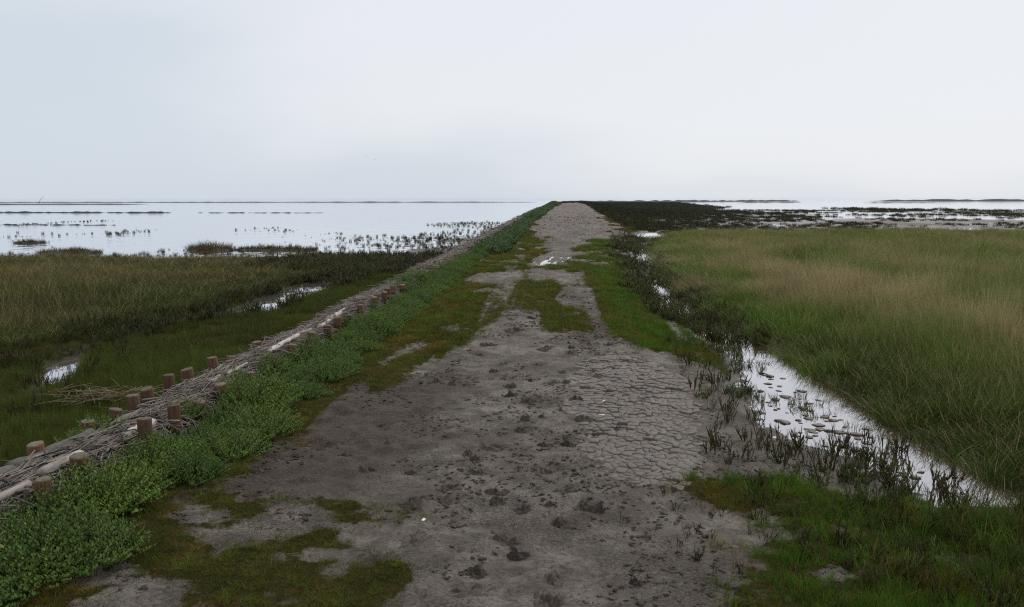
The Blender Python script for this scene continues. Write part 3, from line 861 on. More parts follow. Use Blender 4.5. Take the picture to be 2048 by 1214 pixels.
BACK = [(3.5, .25), (4.21, .29), (4.75, .27), (5.02, .27), (5.28, .30), (5.49, .30), (5.86, .32), (6.12, .31), (6.62, .30), (7.0, .28), (7.6, .31), (7.95, .29), (8.4, .30), (9.0, .27), (9.7, .28), (10.4, .30), (11.2, .30), (12.1, .28), (13.2, .27), (14.6, .29), (15.5, .28)]
r0 = random.Random(5)
y = 17.4
while y < 70:
    FRONT.append((y, r0.uniform(.2, .3))); BACK.append((y + r0.uniform(-.2, .3), r0.uniform(.22, .3))); y += r0.uniform(.8, 1.5)
for row, (lst, x0) in enumerate(((FRONT, -2.60), (BACK, -2.99))):
    for k, (y, h) in enumerate(lst):
        r = random.Random(row * 1000 + k)
        rad = r.uniform(.038, .050)
        h = h - (.045 if row == 0 and not 10.5 < y < 12.5 else .03 if y < 7 else .08) - (.03 if y > 13 else 0)
        if row == 1 and y > 7 and k % 3 == 0: continue
        foot = r.uniform(.08, .2) if y < 14 else .08
        me = stake_mesh(row * 1000 + k, rad, h, foot if row == 0 else -.1)
        o = fobj('stake', me, loc=(x0 + r.uniform(-.025, .025), y, 0))
        o.rotation_euler = (r.gauss(0, .04), r.gauss(0, .04), 0)
        if y < 7 and row == 0 and h > .28:
            q = np.linspace(0, 2 * math.pi, 17)
            V, pl = tubes(np.stack([np.cos(q) * (rad + .003), np.sin(q) * (rad + .003), h - .11 + .012 * np.cos(q + k)], -1)[None], np.full((1, 17), .003), 4)
            obj('rope_loop', mesh_np('rope_loop', V, pl, M_wire), parent=o)

# ---------------------------------------------------------------- sea purslane bushes beside the fence
def bush_mesh(seed, ns, rad, h, leaf=.026, lw=.0066, woody=True, per=15):
    r = np.random.default_rng(seed)
    a = r.random(ns) * 2 * math.pi; q = np.sqrt(r.random(ns))
    ph = a + r.normal(0, .5, ns)
    H_ = h * (1 - .62 * q ** 2.2) * r.uniform(.55, 1.15, ns) * (1 + .28 * fbm(np.cos(a) * q * 2.2 + seed, np.sin(a) * q * 2.2, seed))
    bx, by = q * rad * .72 * np.cos(a), q * rad * .72 * np.sin(a)
    out = rad * (.10 + .34 * q) * r.uniform(.5, 1.3, ns)
    t = np.linspace(0, 1, 4)
    SX = bx[:, None] + out[:, None] * (t ** 1.3)[None] * np.cos(ph)[:, None]
    SY = by[:, None] + out[:, None] * (t ** 1.3)[None] * np.sin(ph)[:, None]
    SZ = H_[:, None] * t[None]
    VV, pl = tubes(np.stack([SX, SY, SZ], -1), np.full((ns, 1), .0022) * np.linspace(1.2, .6, 4)[None], 3, False)
    nS = len(VV); nQ = len(pl[0])
    # leaves
    u = np.tile(np.linspace(.34, 1.02, per), (ns, 1)) + r.normal(0, .02, (ns, per))
    X = bx[:, None] + out[:, None] * (u ** 1.3) * np.cos(ph)[:, None]
    Y = by[:, None] + out[:, None] * (u ** 1.3) * np.sin(ph)[:, None]
    Z = H_[:, None] * u
    n = ns * per
    la = (np.arange(per) * 1.57 + np.where(np.arange(per) % 2, 3.14, 0))[None] + r.random((ns, 1)) * 6.3 + r.normal(0, .4, (ns, per))
    up = r.uniform(.45, 1.2, (ns, per)) + .25 * (u > .85)
    L = leaf * r.uniform(.6, 1.15, (ns, per)) * np.where(u > .92, .75, 1)
    d = np.stack([np.cos(la) * np.cos(up), np.sin(la) * np.cos(up), np.sin(up)], -1).reshape(n, 3)
    side = np.stack([-np.sin(la), np.cos(la), np.zeros_like(la)], -1).reshape(n, 3)
    nor = np.cross(d, side)
    P0 = np.stack([X, Y, Z], -1).reshape(n, 3); Lr = L.reshape(n, 1)
    w = lw * r.uniform(.75, 1.25, (n, 1)) * Lr / leaf
    A = P0; B = P0 + d * Lr * .55 + side * w + nor * w * -.35; Cc = P0 + d * Lr; D = P0 + d * Lr * .55 - side * w + nor * w * -.35
    LV = np.stack([A, B, Cc, D], 1).reshape(-1, 3)
    i4 = np.arange(n)[:, None] * 4 + nS
    T = np.concatenate([i4 + np.array([[0, 1, 2]]), i4 + np.array([[0, 2, 3]])])
    v = np.concatenate([np.zeros(nS), np.repeat(r.random(n), 4)])
    return np.concatenate([VV, LV]), pl[0], T, v
bush_protos = []
for k in range(7):
    V, Q, T, v = bush_mesh(500 + k, 290, .33, .275, per=17)
    wood = mesh_np('stems', V[:Q.max() + 1], [Q], M_woody)
    lv = V[Q.max() + 1:]
    leaves = mesh_np('leaves', lv, [T - (Q.max() + 1)], M_purs, False, {'v': v[Q.max() + 1:]})
    bush_protos.append((wood, leaves))
BUSH = []
r0 = random.Random(11)
y = 2.75
while y < 24:
    BUSH.append((-2.36 + r0.uniform(-.08, .10), y, r0.uniform(.5, 1.05)))
    if r0.random() < .8: BUSH.append((-2.16 + r0.uniform(-.06, .08), y + .18 + r0.uniform(-.08, .08), r0.uniform(.55, .85)))
    y += r0.uniform(.30, .42) * (1 + .02 * y)
BUSH += [(-2.47, 2.95, .95), (-2.5, 3.25, .9), (-2.46, 3.48, .85), (-2.42, 3.86, .75), (-2.42, 4.4, .8), (-2.92, 4.72, .62), (-3.08, 4.52, .5), (-3.05, 4.95, .5), (-2.66, 5.35, .5), (-2.72, 6.3, .55), (-2.62, 6.9, .7), (-2.68, 7.3, .45), (-2.66, 9.4, .5), (-2.7, 13.2, .75), (-2.75, 13.9, .8), (-2.7, 14.7, .8), (-2.78, 15.4, .7), (-3.1, 6.9, .35), (-2.72, 16.2, .7), (-2.66, 17.2, .6)]
def bush_label(x, y):
    where = ('beside the pale poles and black rope' if y < 5.2 else 'beside the bare twig stretch' if y < 9.6 else
             'below the cluster of tall dark stakes' if y < 12.6 else 'past the cluster of tall dark stakes')
    if x < -2.58: return 'purslane bush sprouting through the brushwood, ' + where
    if x > -2.24: return 'small purslane bush at the turf edge, ' + where
    return 'large purslane bush against the fence stakes, ' + where
for k, (x, y, s) in enumerate(BUSH):
    wood, leaves = bush_protos[k % 7]
    beyond = x < -2.58
    e = obj('purslane_bush', None, loc=(x, y, hz(x, y)[0] - .02 if not (-3.0 < x < -2.6) else .09), rz=r0.uniform(0, 6.3), scale=(s, s, s * r0.uniform(.72, 1.0)),
            label=bush_label(x, y), cat='bush', group='purslane bushes, ' + bush_label(x, y))
    obj('stems', wood, parent=e); obj('leaves', leaves, parent=e)

# ---------------------------------------------------------------- scatter helper (ground cover)
def scatter(name, protos, P, rot, scl, col, idx, label, cat):
    me = mesh_np(name, P, [], None, False, {'rot': rot, 'scl': scl, 'col': col})
    me.attributes.new('idx', 'INT', 'POINT').data.foreach_set('value', np.asarray(idx, np.int32))
    coll = bpy.data.collections.new(name + ' kinds')
    for p in protos: coll.objects.link(p)
    o = obj(name, me, kind='stuff', label=label, cat=cat)
    g = bpy.data.node_groups.new(name, 'GeometryNodeTree')
    g.interface.new_socket('Geometry', in_out='INPUT', socket_type='NodeSocketGeometry')
    g.interface.new_socket('Geometry', in_out='OUTPUT', socket_type='NodeSocketGeometry')
    gi = g.nodes.new('NodeGroupInput'); go = g.nodes.new('NodeGroupOutput')
    ip = g.nodes.new('GeometryNodeInstanceOnPoints')
    ci = g.nodes.new('GeometryNodeCollectionInfo'); ci.inputs['Collection'].default_value = coll
    ci.inputs['Separate Children'].default_value = True; ci.inputs['Reset Children'].default_value = True
    def at(nm, ty):
        n = g.nodes.new('GeometryNodeInputNamedAttribute'); n.data_type = ty; n.inputs['Name'].default_value = nm
        return n.outputs['Attribute']
    g.links.new(gi.outputs[0], ip.inputs['Points']); g.links.new(ci.outputs[0], ip.inputs['Instance'])
    ip.inputs['Pick Instance'].default_value = True
    g.links.new(at('idx', 'INT'), ip.inputs['Instance Index'])
    er = g.nodes.new('FunctionNodeEulerToRotation')
    g.links.new(at('rot', 'FLOAT_VECTOR'), er.inputs[0]); g.links.new(er.outputs[0], ip.inputs['Rotation'])
    g.links.new(at('scl', 'FLOAT_VECTOR'), ip.inputs['Scale'])
    g.links.new(ip.outputs[0], go.inputs[0])
    md = o.modifiers.new('scatter', 'NODES'); md.node_group = g
    print(name, len(P))
    return o
def proto(name, V, Q, v, mat, extra=None):
    polys = [Q] + (extra or [])
    return bpy.data.objects.new(name, mesh_np(name, V, polys, mat, False, {'v': v}))
def infr(x, y, m=1.6):
    f = -math.sin(YAW) * x + math.cos(YAW) * y
    l = math.cos(YAW) * x + math.sin(YAW) * y
    return (f > .5) & (np.abs(l) < .72 * f + m)
def uni(x0, x1, y0, y1, dens):
    n = int((x1 - x0) * (y1 - y0) * dens)
    x = rng.uniform(x0, x1, n); y = rng.uniform(y0, y1, n)
    k = infr(x, y)
    return x[k], y[k]
def go(name, protos, xs, ys, sc, col, label, cat, z=None, tilt=.12, squash=None, sink=0.0):
    x, y = xs, ys
    z = hz(x, y) if z is None else z
    n = len(x)
    rot = np.stack([rng.normal(0, tilt, n), rng.normal(0, tilt, n), rng.uniform(0, 6.28, n)], -1)
    s = np.asarray(sc)
    S = np.stack([s, s, s * (squash if squash is not None else np.ones(n))], -1) if s.ndim == 1 else s
    return scatter(name, protos, np.stack([x, y, z - sink], -1), rot, S, col, rng.integers(0, len(protos), n), label, cat)
def lerp(a, b, t): return np.asarray(a)[None, :] * (1 - t[:, None]) + np.asarray(b)[None, :] * t[:, None]
def vary(col, amt=.25):
    return np.clip(col * (1 + rng.normal(0, amt, (len(col), 1))), .003, 1)

turf_p = []
for k in range(5):
    V, Q, v, t = blades(np.random.default_rng(600 + k), 26, .035, .042, .5, .0032, .55, .5, 2)
    turf_p.append(proto('turf_tuft', V, Q, v, M_turf))
tall_p = []
for k in range(6):
    V, Q, v, t = blades(np.random.default_rng(620 + k), 30, .08, .38, .45, .0042, .20, .36, 4, wind=.08)
    tall_p.append(proto('grass_tuft', V, Q, v, M_grass))
wide_p = []
for k in range(5):
    V, Q, v, t = blades(np.random.default_rng(640 + k), 46, .22, .42, .35, .011, .2, .35, 3, wind=.10)
    wide_p.append(proto('grass_clump', V, Q, v, M_grass))
def stem_tuft(seed, n, rad, h, rr, branch=2):
    r = np.random.default_rng(seed)
    a = r.random(n) * 6.28; q = np.sqrt(r.random(n)) * rad
    ph = a + r.normal(0, .9, n); L = h * r.uniform(.3, 1.15, n); le = r.uniform(.02, .55, n)
    t = np.linspace(0, 1, 4)
    base = np.stack([q * np.cos(a), q * np.sin(a), np.full(n, -.02)], -1)
    d = np.stack([np.cos(ph) * le, np.sin(ph) * le, np.ones(n)], -1)
    P = base[:, None] + d[:, None] * (L[:, None] * t[None])[:, :, None]
    P += r.normal(0, .004, P.shape) * (t > 0)[None, :, None]
    Rr = rr * r.uniform(.7, 1.3, (n, 1)) * np.array([1.0, 1.15, 1.2, .7])[None]
    parts = [(P, Rr)]
    for b in range(branch):
        f = r.uniform(.3, .75, n)
        o_ = base + d * (L * f)[:, None]
        an = ph + r.normal(0, 1.6, n); bl = L * r.uniform(.2, .42, n)
        dd = np.stack([np.cos(an) * .45, np.sin(an) * .45, np.ones(n)], -1)
        Pb = o_[:, None] + dd[:, None] * (bl[:, None] * t[None])[:, :, None]
        parts.append((Pb, Rr * .8))
    P = np.concatenate([p for p, _ in parts]); Rr = np.concatenate([q for _, q in parts])
    V, pl = tubes(P, Rr, 4)
    v = np.repeat(r.random(len(P)), 16)
    return V, pl, v
stem_p = []
for k in range(5):
    V, pl, v = stem_tuft(660 + k, 11, .05, .20, .0026)
    stem_p.append(proto('stem_tuft', V, pl[0], v, M_stem_i, pl[1:]))
clump_p = []
for k in range(5):
    V, Q, v, t = blades(np.random.default_rng(680 + k), 60, .20, .27, .4, .016, .18, .2, 2)
    clump_p.append(proto('dark_clump', V, Q, v, M_stem_i))
sprig_p = []
for k in range(4):
    V, Q, T, v = bush_mesh(700 + k, 26, .20, .22, .05, .018, True, 10)
    sprig_p.append(proto('purslane_clump', V, Q, v, M_purs_i, [T]))

# --- low turf on the dam
xs, ys = [], []
for (x0, x1, y0, y1, d) in ((-2.6, 2.6, 2.6, 6, 900), (-2.6, 2.6, 6, 11, 520), (-2.6, 3, 11, 20, 230), (-2.6, 3, 20, 36, 110)):
    x, y = uni(x0, x1, y0, y1, d); xs.append(x); ys.append(y)
x = np.concatenate(xs); y = np.concatenate(ys)
g = green_mask(x, y)
g = np.where((y < 4.6) & (x > 1.9), .04 + .16 * fbm(x * 3, y * 3, 95), g)
k = (g > rng.normal(.03, .09, len(x))) & (x < ditch_x(y) + .45) & (x > -2.6)
x, y = x[k], y[k]
zt = hz(x, y)
k = zt > DITCH + .01
x, y, zt = x[k], y[k], zt[k]
n1 = fbm(x * 1.1, y * .8, 71); n2 = fbm(x * 4, y * 3, 72)
rightness = ss(.4, 1.2, x)
c = lerp((.080, .092, .013), (.058, .135, .012), np.clip(rightness * .8 + .25 * n1 + .25, 0, 1))
c = c * (1 - .75 * ss(.15, .55, n2 + .4 * n1 - .2 * rightness))[:, None] + np.array([.160, .105, .018])[None] * (.75 * ss(.15, .55, n2 + .4 * n1 - .2 * rightness))[:, None]
hs = (.45 + .55 * rng.random(len(x))) * (1 + .6 * rightness) * (1 + .3 * n1 + .45 * fbm(x * 6, y * 5, 99))
wd = np.clip(y / 7, .8, 2.6)
go('turf', turf_p, x, y, np.stack([wd, wd, hs], -1), vary(c * (1 + .35 * fbm(x * 9, y * 6, 98)[:, None]), .25), 'low olive green salt turf spreading over the dam beside the bare mud', 'turf', z=zt, tilt=.2)

# --- bright fringe on the right of the track, and the short marsh grass left of the fence
xs, ys = [], []
for (x0, x1, y0, y1, d) in ((-6.5, -3.15, 3.5, 9, 330), (-9, -3.15, 9, 16, 150), (-9, -3.2, 16, 28, 70), (-22, -9, 8, 28, 20)):
    x, y = uni(x0, x1, y0, y1, d); xs.append(x); ys.append(y)
x = np.concatenate(xs); y = np.concatenate(ys); zt = hz(x, y)
k = (zt > SEA + .02) & (y < left_shore(x) + .5) & (fbm(x * .8, y * .8, 73) > -.75)
x, y, zt = x[k], y[k], zt[k]
n1 = fbm(x * .5, y * .5, 74)
c = lerp((.030, .044, .011), (.070, .104, .021), np.clip(.5 + .9 * n1, 0, 1))
s_ = np.clip(y / 8, .9, 2.4)
go('marsh_turf', turf_p, x, y, np.stack([s_ * 1.1, s_ * 1.1, 2.1 + .8 * n1 + rng.random(len(x))], -1), vary(c, .25), 'short dark green marsh grass between the brushwood fence and the left creek', 'marsh grass', z=zt, tilt=.2)

# --- tall grass left
xs, ys = [], []
for (x0, x1, y0, y1, d) in ((-9, -6.3, 6, 12, 60), (-20, -6.2, 10, 18, 30), (-30, -6.0, 18, 29, 16)):
    x, y = uni(x0, x1, y0, y1, d); xs.append(x); ys.append(y)
x = np.concatenate(xs); y = np.concatenate(ys); zt = hz(x, y)
edge = -6.35 + .25 * fbm(y * .5, y * 0, 75) + np.where(y > 19, (y - 19) * .10, 0) - np.where(y < 11, (11 - y) * .45, 0)
k = (x < edge) & (y < left_shore(x)) & (zt > SEA - .01)
x, y, zt = x[k], y[k], zt[k]
n1 = fbm(x * .22, y * .45, 76); n2 = fbm(x * .9, y * .9, 77)
inl = edge[k] - x
straw = np.clip((.42 + .8 * n1 + .3 * n2 + .15 * ss(12, 20, y)) * ss(.2, 2.2, inl), 0, 1)
straw = np.clip(straw + .28 * rng.normal(0, 1, len(x)) * ss(.2, 2.2, inl), 0, 1)
dark = ss(-.05, .5, fbm(x * .3, y * .5, 78)) * .7
c = lerp((.050, .072, .016), (.175, .120, .060), straw)
c = c * (1 - dark)[:, None] + np.array([.040, .034, .022])[None] * dark[:, None]
hs = (.62 + .2 * n2 + .25 * rng.random(len(x))) * (1 + .3 * fbm(x * 1.8, y * 1.8, 102)) * (.42 + .58 * ss(.1, 2.4, inl)) * (1 - .48 * ss(13, 23, y))
wd = np.clip(y / 12, .9, 1.9)
go('tall_grass', tall_p, x, y, np.stack([wd, wd, hs], -1), vary(c, .3), 'tall straw and green marsh grass beyond the left creek, before the flooded flats', 'grass', z=zt, tilt=.1)

# --- tall grass right
xs, ys = [], []
for (x0, x1, y0, y1, d) in ((2.4, 7, 3, 9, 240), (2.3, 11, 9, 16, 120), (2.3, 18, 16, 26, 55), (2.8, 30, 26, 40, 28)):
    x, y = uni(x0, x1, y0, y1, d); xs.append(x); ys.append(y)
x = np.concatenate(xs); y = np.concatenate(ys)
t = x - ditch_x(y)
far = 36 + 1.5 * fbm(x * .2, x * 0, 79) + .12 * x
k = (t > .30 + .12 * fbm(y * 1.2, y * 0, 80)) & (y < far) & (np.hypot((x - 4.5) / 1.0, (y - 38) / 3.6) > .95)
x, y, t = x[k], y[k], t[k]
zt = hz(x, y)
n1 = fbm(x * .30, y * .22, 81); n2 = fbm(x * 1.1, y * .8, 82)
# dead straw band in the middle of the sward, mixed further off
band = np.exp(-((t - 2.45 - 1.0 * n1) / .8) ** 2) * ss(26, 15, y)
n3 = fbm(x * .9, y * .45, 92, 4)
straw = np.clip(1.15 * band * (.85 + .6 * n2) + (.22 + 1.3 * n3) * ss(8, 16, y) + .35 * n2 * ss(.8, 2, t), 0, 1)
straw = np.clip(straw + .30 * rng.normal(0, 1, len(x)) * ss(.6, 1.6, t), 0, 1)
c = lerp((.070, .142, .014), (.35, .275, .155), straw)
ol = ss(14, 30, y) * .4
c = c * (1 - ol)[:, None] + np.array([.130, .130, .030])[None] * ol[:, None]
dk = np.clip(ss(1.7, .6, t) * .75 * (fbm(x * .7, y * .7, 83) > -.1) * ss(11, 8, y) + .4 * ss(.3, .6, fbm(x * .9, y * .5, 93)), 0, .7)
c = c * (1 - dk)[:, None] + np.array([.020, .030, .009])[None] * dk[:, None]
tus = fbm(x * 2.3, y * 2.0, 101)
hs = (1 + .35 * tus) * (.30 + .60 * ss(.4, 2.4, t) * (1 - .35 * ss(.1, .6, -n3))) * (1 + .22 * n2 + .3 * rng.random(len(x))) * (1 - .30 * ss(16, 32, y))
wd = np.clip(y / 11, .9, 2.1)
go('tall_grass', tall_p, x, y, np.stack([wd, wd, hs], -1), vary(c * (1 + .3 * tus[:, None]), .25), 'tall green grass with straw patches filling the right bank of the ditch', 'grass', z=zt, tilt=.10)

# --- rough grass over the closed end of the ditch
x, y = uni(1.0, 3.6, 2.8, 4.9, 420)
n1 = fbm(x * 1.6, y * 1.6, 96)
k = (n1 > .0) & (green_mask(x, y) + .2 * ss(1.9, 2.4, x) > .08) & (rng.random(len(x)) < .12 + .6 * ss(1.7, 2.6, x))
x, y, n1 = x[k], y[k], n1[k]
c = lerp((.026, .048, .010), (.060, .105, .016), np.clip(.5 + n1 * .6 + .2 * rng.normal(0, 1, len(x)), 0, 1))
go('rough_grass', turf_p, x, y, np.stack([1.5 + rng.random(len(x)), 1.5 + rng.random(len(x)), 1.3 + 2.0 * rng.random(len(x)) * (.5 + ss(1.3, 2.6, x))], -1), vary(c, .3), 'rough dark green grass over the silted end of the ditch', 'grass', tilt=.25)
x, y = uni(1.0, 3.6, 2.8, 4.9, 38)
k = (fbm(x * 2, y * 2, 97) > -.05); x, y = x[k], y[k]
c = lerp((.030, .022, .014), (.050, .060, .018), rng.random(len(x)))
go('ditch_end_stems', stem_p, x, y, np.stack([np.full(len(x), .7), np.full(len(x), .7), rng.uniform(.3, .7, len(x))], -1), vary(c, .3), 'dark thin stems mixed into the rough grass at the ditch end', 'marsh plants', tilt=.2)

# --- dark stems along the right ditch
xs, ys = [], []
for (x0, x1, y0, y1, d) in ((1.2, 3.0, 8, 12, 80), (1.0, 3.4, 12, 20, 48), (.9, 5, 20, 37, 20)):
    x, y = uni(x0, x1, y0, y1, d); xs.append(x); ys.append(y)
x = np.concatenate(xs); y = np.concatenate(ys); t = x - ditch_x(y)
w = .42 + .02 * (y - 10)
lft = .35 + .045 * np.clip(y - 10, 0, 40)
k = (t < .5) & (t > -lft + .3 * fbm(x * 2, y, 84)) & (fbm(x * 1.5, y * .9, 94) > -.30) & (np.hypot((x - 4.5) / 1.0, (y - 38) / 3.6) > .8) & ((y > 9.6) | (t < -.45))
k &= ~((np.abs(t) < .2) & (np.abs(y - 15.5) < .9))
x, y, t = x[k], y[k], t[k]
c = lerp((.026, .019, .013), (.055, .075, .018), rng.random(len(x)) ** 1.6)
s_ = rng.uniform(.35, 1.0, len(x)); wd = np.clip(y / 8, 1.2, 2.4)
go('glasswort_bed', stem_p, x, y, np.stack([wd, wd, s_ * 1.15], -1), vary(c, .3), 'dark brown dead glasswort stems choking the ditch right of the track', 'marsh plants', tilt=.1)

# --- dark stems along the left creek
x, y = uni(-7.0, -4.6, 5.5, 24, 34)
xd = creek_x(y)
pool_y = np.minimum(np.minimum(np.abs(y - 8.75) - .5, np.abs(y - 13.6) - .8), np.minimum(np.abs(y - 15.7) - .4, np.abs(y - 17.7) - .7))
k = (np.abs(np.abs(x - xd) - .36) < .38) & ((pool_y > 0) | (np.abs(x - xd) > np.where(y < 11, .28, .5)))  & (fbm(x * .8, y * .5, 85) > -.35) & ((hz(x, y) > SEA + .004) | (rng.random(len(x)) < .08))
x, y = x[k], y[k]
k3 = ~((y < 10.5) & (np.abs(x - creek_x(y)) < .7) & (rng.random(len(x)) < .75))
x, y = x[k3], y[k3]
x2, y2 = uni(-9, -3.4, 19, 28, 16)
k2 = (y2 > 20 + .3 * (-4 - x2)); x = np.concatenate([x, x2[k2]]); y = np.concatenate([y, y2[k2]])
c = lerp((.016, .016, .010), (.036, .036, .014), rng.random(len(x)))
wd = np.clip(y / 8, 1.1, 2.4)
go('creek_stems', stem_p, x, y, np.stack([wd, wd, rng.uniform(.8, 1.3, len(x))], -1), vary(c, .3), 'dark stems fringing the narrow creek left of the brushwood fence', 'marsh plants', tilt=.12)

# --- tufts standing in the flooded flats, left
xs, ys = [], []
x, y = uni(-50, -3.2, 25, 80, 10.0)
p = np.clip(fbm(x * .22, y * .10, 86) * .8 + .55 * ss(-14, -5, x) * ss(70, 45, y) + .06 - .014 * (y - 27) * ss(-5, -14, x) + .45 * ss(30, 26, y) + .5 * np.exp(-((y - 59) / 1.2) ** 2) * ss(-22, -34, x), 0, 1)
k = (rng.random(len(x)) < p) & (y > left_shore(x) - .6)
x, y = x[k], y[k]
c = lerp((.016, .018, .012), (.040, .042, .020), rng.random(len(x)))
s_ = .12 + .42 * rng.random(len(x)) ** 2.2
go('flooded_tufts', clump_p, x, y, np.stack([s_ * .75, s_ * .75, s_ * 1.1], -1), vary(c, .3), 'dark tufts poking out of the pale flooded flats left of the dam', 'marsh plants', z=np.maximum(hz(x, y), SEA - .02), tilt=.05)

# --- far right mosaic of dark marsh plants and wet mud
x, y = uni(2, 110, 40, 135, 2.6)
n1 = fbm(x * .05, y * .045, 87, 4); n2 = fbm(x * .28, y * .20, 88)
dense = ss(16, 6, x - .13 * y) * ss(250, 100, y)
p = np.clip(.22 + .7 * n1 + 1.0 * n2 + .62 * dense + .30 * ss(75, 50, y), 0, 1) * .8
k = (rng.random(len(x)) < p) & (far_path(x, y) < -.3) & (y > 42 + 1.5 * fbm(x * .2, y * 0, 89) + .10 * x)
x, y = x[k], y[k]
c = lerp((.014, .016, .014), (.034, .036, .020), rng.random(len(x)))
s_ = rng.uniform(.7, 1.3, len(x))
go('saltmarsh_mosaic', clump_p, x, y, np.stack([s_ * 1.3, s_ * 1.0, s_ * .50], -1), vary(c, .3), 'dark clumps of marsh plants on the wet flats beyond the right grass', 'marsh plants', z=np.maximum(hz(x, y), SEA - .03), tilt=.05)
x, y = uni(2, 70, 100, 345, 1.0)
dense = ss(26, 10, x - .09 * y)
n1 = fbm(x * .05, y * .03, 87, 4)
k = (rng.random(len(x)) < np.clip(dense * .75 + .8 * n1 * ss(190, 130, y) - .1, 0, 1)) & (far_path(x, y) < -.2)
x, y = x[k], y[k]
c = lerp((.012, .016, .018), (.028, .032, .026), rng.random(len(x)))
s_ = rng.uniform(1.2, 2.2, len(x))
go('far_saltmarsh', clump_p, x, y, np.stack([s_ * 1.4, s_ * 1.4, s_ * .55], -1), vary(c, .25), 'dark bed of marsh plants beside the far end of the track', 'marsh plants', z=np.maximum(hz(x, y), SEA - .03), tilt=.05)

# --- far purslane along the fence
x, y = [], []
for (y0, y1, d) in ((23, 45, 14), (45, 110, 7), (110, 345, 3)):
    n = int((y1 - y0) * d); x.append(rng.uniform(-2.55, -1.7, n)); y.append(rng.uniform(y0, y1, n))
x = np.concatenate(x); y = np.concatenate(y)
x = x + np.where(y > 60, rng.random(len(x)) * np.clip((y - 60) * .012, 0, 1.6), 0)
k = far_path(x, y) < -.15
x, y = x[k], y[k]
c = lerp((.045, .095, .035), (.085, .125, .050), rng.random(len(x)))
s_ = rng.uniform(.9, 1.5, len(x)) * np.where(y > 60, 1.5, 1.0)
go('far_purslane', sprig_p, x, y, np.stack([s_ * 1.2, s_ * 1.2, s_ * .75], -1), vary(c, .2), 'low green purslane strip beside the far stretch of the brushwood fence', 'bushes', tilt=.1)

# --- green sprouts on the wet mud beside the pool
x, y = uni(.6, 2.6, 3.2, 9.5, 200)
t = x - ditch_x(y)
p = ss(-1.25, -.75, t) * ss(.1, -.25, t) * np.clip(.45 + .9 * fbm(x * 2.2, y * 1.6, 90), 0, 1)
k = rng.random(len(x)) < p * .9
x, y = x[k], y[k]
c = lerp((.065, .110, .020), (.034, .032, .016), rng.random(len(x)))
go('mud_sprouts', stem_p, x, y, rng.uniform(.25, .62, len(x)), vary(c, .3), 'small green and brown sprouts on the wet mud between track and ditch pool', 'sprouts', tilt=.25)

# --- sparse crumbs on the bare mud
x, y = uni(-2.0, 1.9, 2.8, 14, 480)
x9, y9 = uni(-2, 4, 14, 70, 16)
x8, y8 = uni(-2, 9, 60, 200, 2)
x9 = np.concatenate([x9, x8]); y9 = np.concatenate([y9, y8])
x = np.concatenate([x, x9]); y = np.concatenate([y, y9])
g = green_mask(x, y)
k = (g < .0) & (crack_mask(x, y) < .05) & (fbm(x * 2.3, y * 2.3, 91) > .08) & (x < ditch_x(y) - .8)
x, y = x[k], y[k]
crumb_p = []
for k in range(4):
    r = np.random.default_rng(720 + k); V, F = lumps(r, 3, .016, .007, .6)
    crumb_p.append(proto('mud_crumb', V, F, np.zeros(len(V)), M_clod))
go('mud_crumbs', crumb_p, x, y, rng.uniform(.3, 1.25, len(x)) ** 1.6 * 1.25 * np.clip(y / 12, 1, 6) * np.where(y > 14, .6, 1), np.zeros((len(x), 3)), 'scattered small dark mud crumbs over the bare track', 'mud crumbs')

# ---------------------------------------------------------------- single plants round the ditch pool
glass_m = []
for k in range(8):
    V, pl, v = stem_tuft(800 + k, 5 + k % 4 * 2, .03 + .012 * (k % 3), .15, .0024, 3)
    glass_m.append(mesh_np('glasswort_plant', V, pl, M_stem, False, {'v': v}))
GL = [(1.43,7.05), (1.56,7.45), (1.21,6.86), (1.26,6.62), (1.79,8.00), (1.95,8.50), (1.68,8.49), (1.37,6.31), (1.44,6.39), (1.55,6.25), (1.62,6.28), (1.30,5.83), (1.19,5.70), (2.10,5.69), (2.09,5.75), (2.12,5.63), (2.24,5.64), (2.37,5.65), (2.45,5.59), (2.39,5.48), (2.20,5.36), (2.11,5.25), (2.06,5.30), (1.95,5.51), (1.84,5.45), (1.62,5.33), (1.56,5.17), (1.71,5.44), (1.73,5.23), (1.62,4.98), (1.67,4.90), (1.74,4.99), (1.91,5.05), (1.95,5.00), (2.01,4.96), (2.13,5.06), (2.26,5.21), (2.21,5.02), (2.15,4.79), (2.39,4.93), (2.38,4.80), (2.35,4.68), (2.32,4.60), (2.50,4.94), (2.43,4.72), (2.26,4.59), (2.17,4.51), (2.40,4.60), (1.84,4.86), (1.88,4.78), (1.76,4.81), (2.05,4.79), (2.06,4.66), (1.94,4.66), (1.57,4.68), (1.41,4.88), (1.40,5.02), (1.39,5.16), (1.34,5.21), (1.31,5.37), (1.43,5.43), (1.18,5.01), (1.08,4.86), (1.09,5.15), (1.01,5.04), (1.24,4.92), (1.36,7.44), (1.36,7.98), (1.31,8.34), (1.51,7.99), (1.67,7.66), (1.79,7.46), (1.56,5.60), (1.54,4.89)]
zg = hz([p[0] for p in GL], [p[1] for p in GL])
for k, (x, y) in enumerate(GL):
    r = random.Random(900 + k); s = r.uniform(.65, 1.25)
    obj('glasswort_plant', glass_m[k % 8], loc=(x, y, max(zg[k], DITCH - .01)), rz=r.uniform(0, 6.3), scale=(s, s, s * r.uniform(.8, 1.2)),
        label='upright dark glasswort stems standing in wet mud round the ditch pool', cat='plant', group='glasswort plants round the ditch pool')
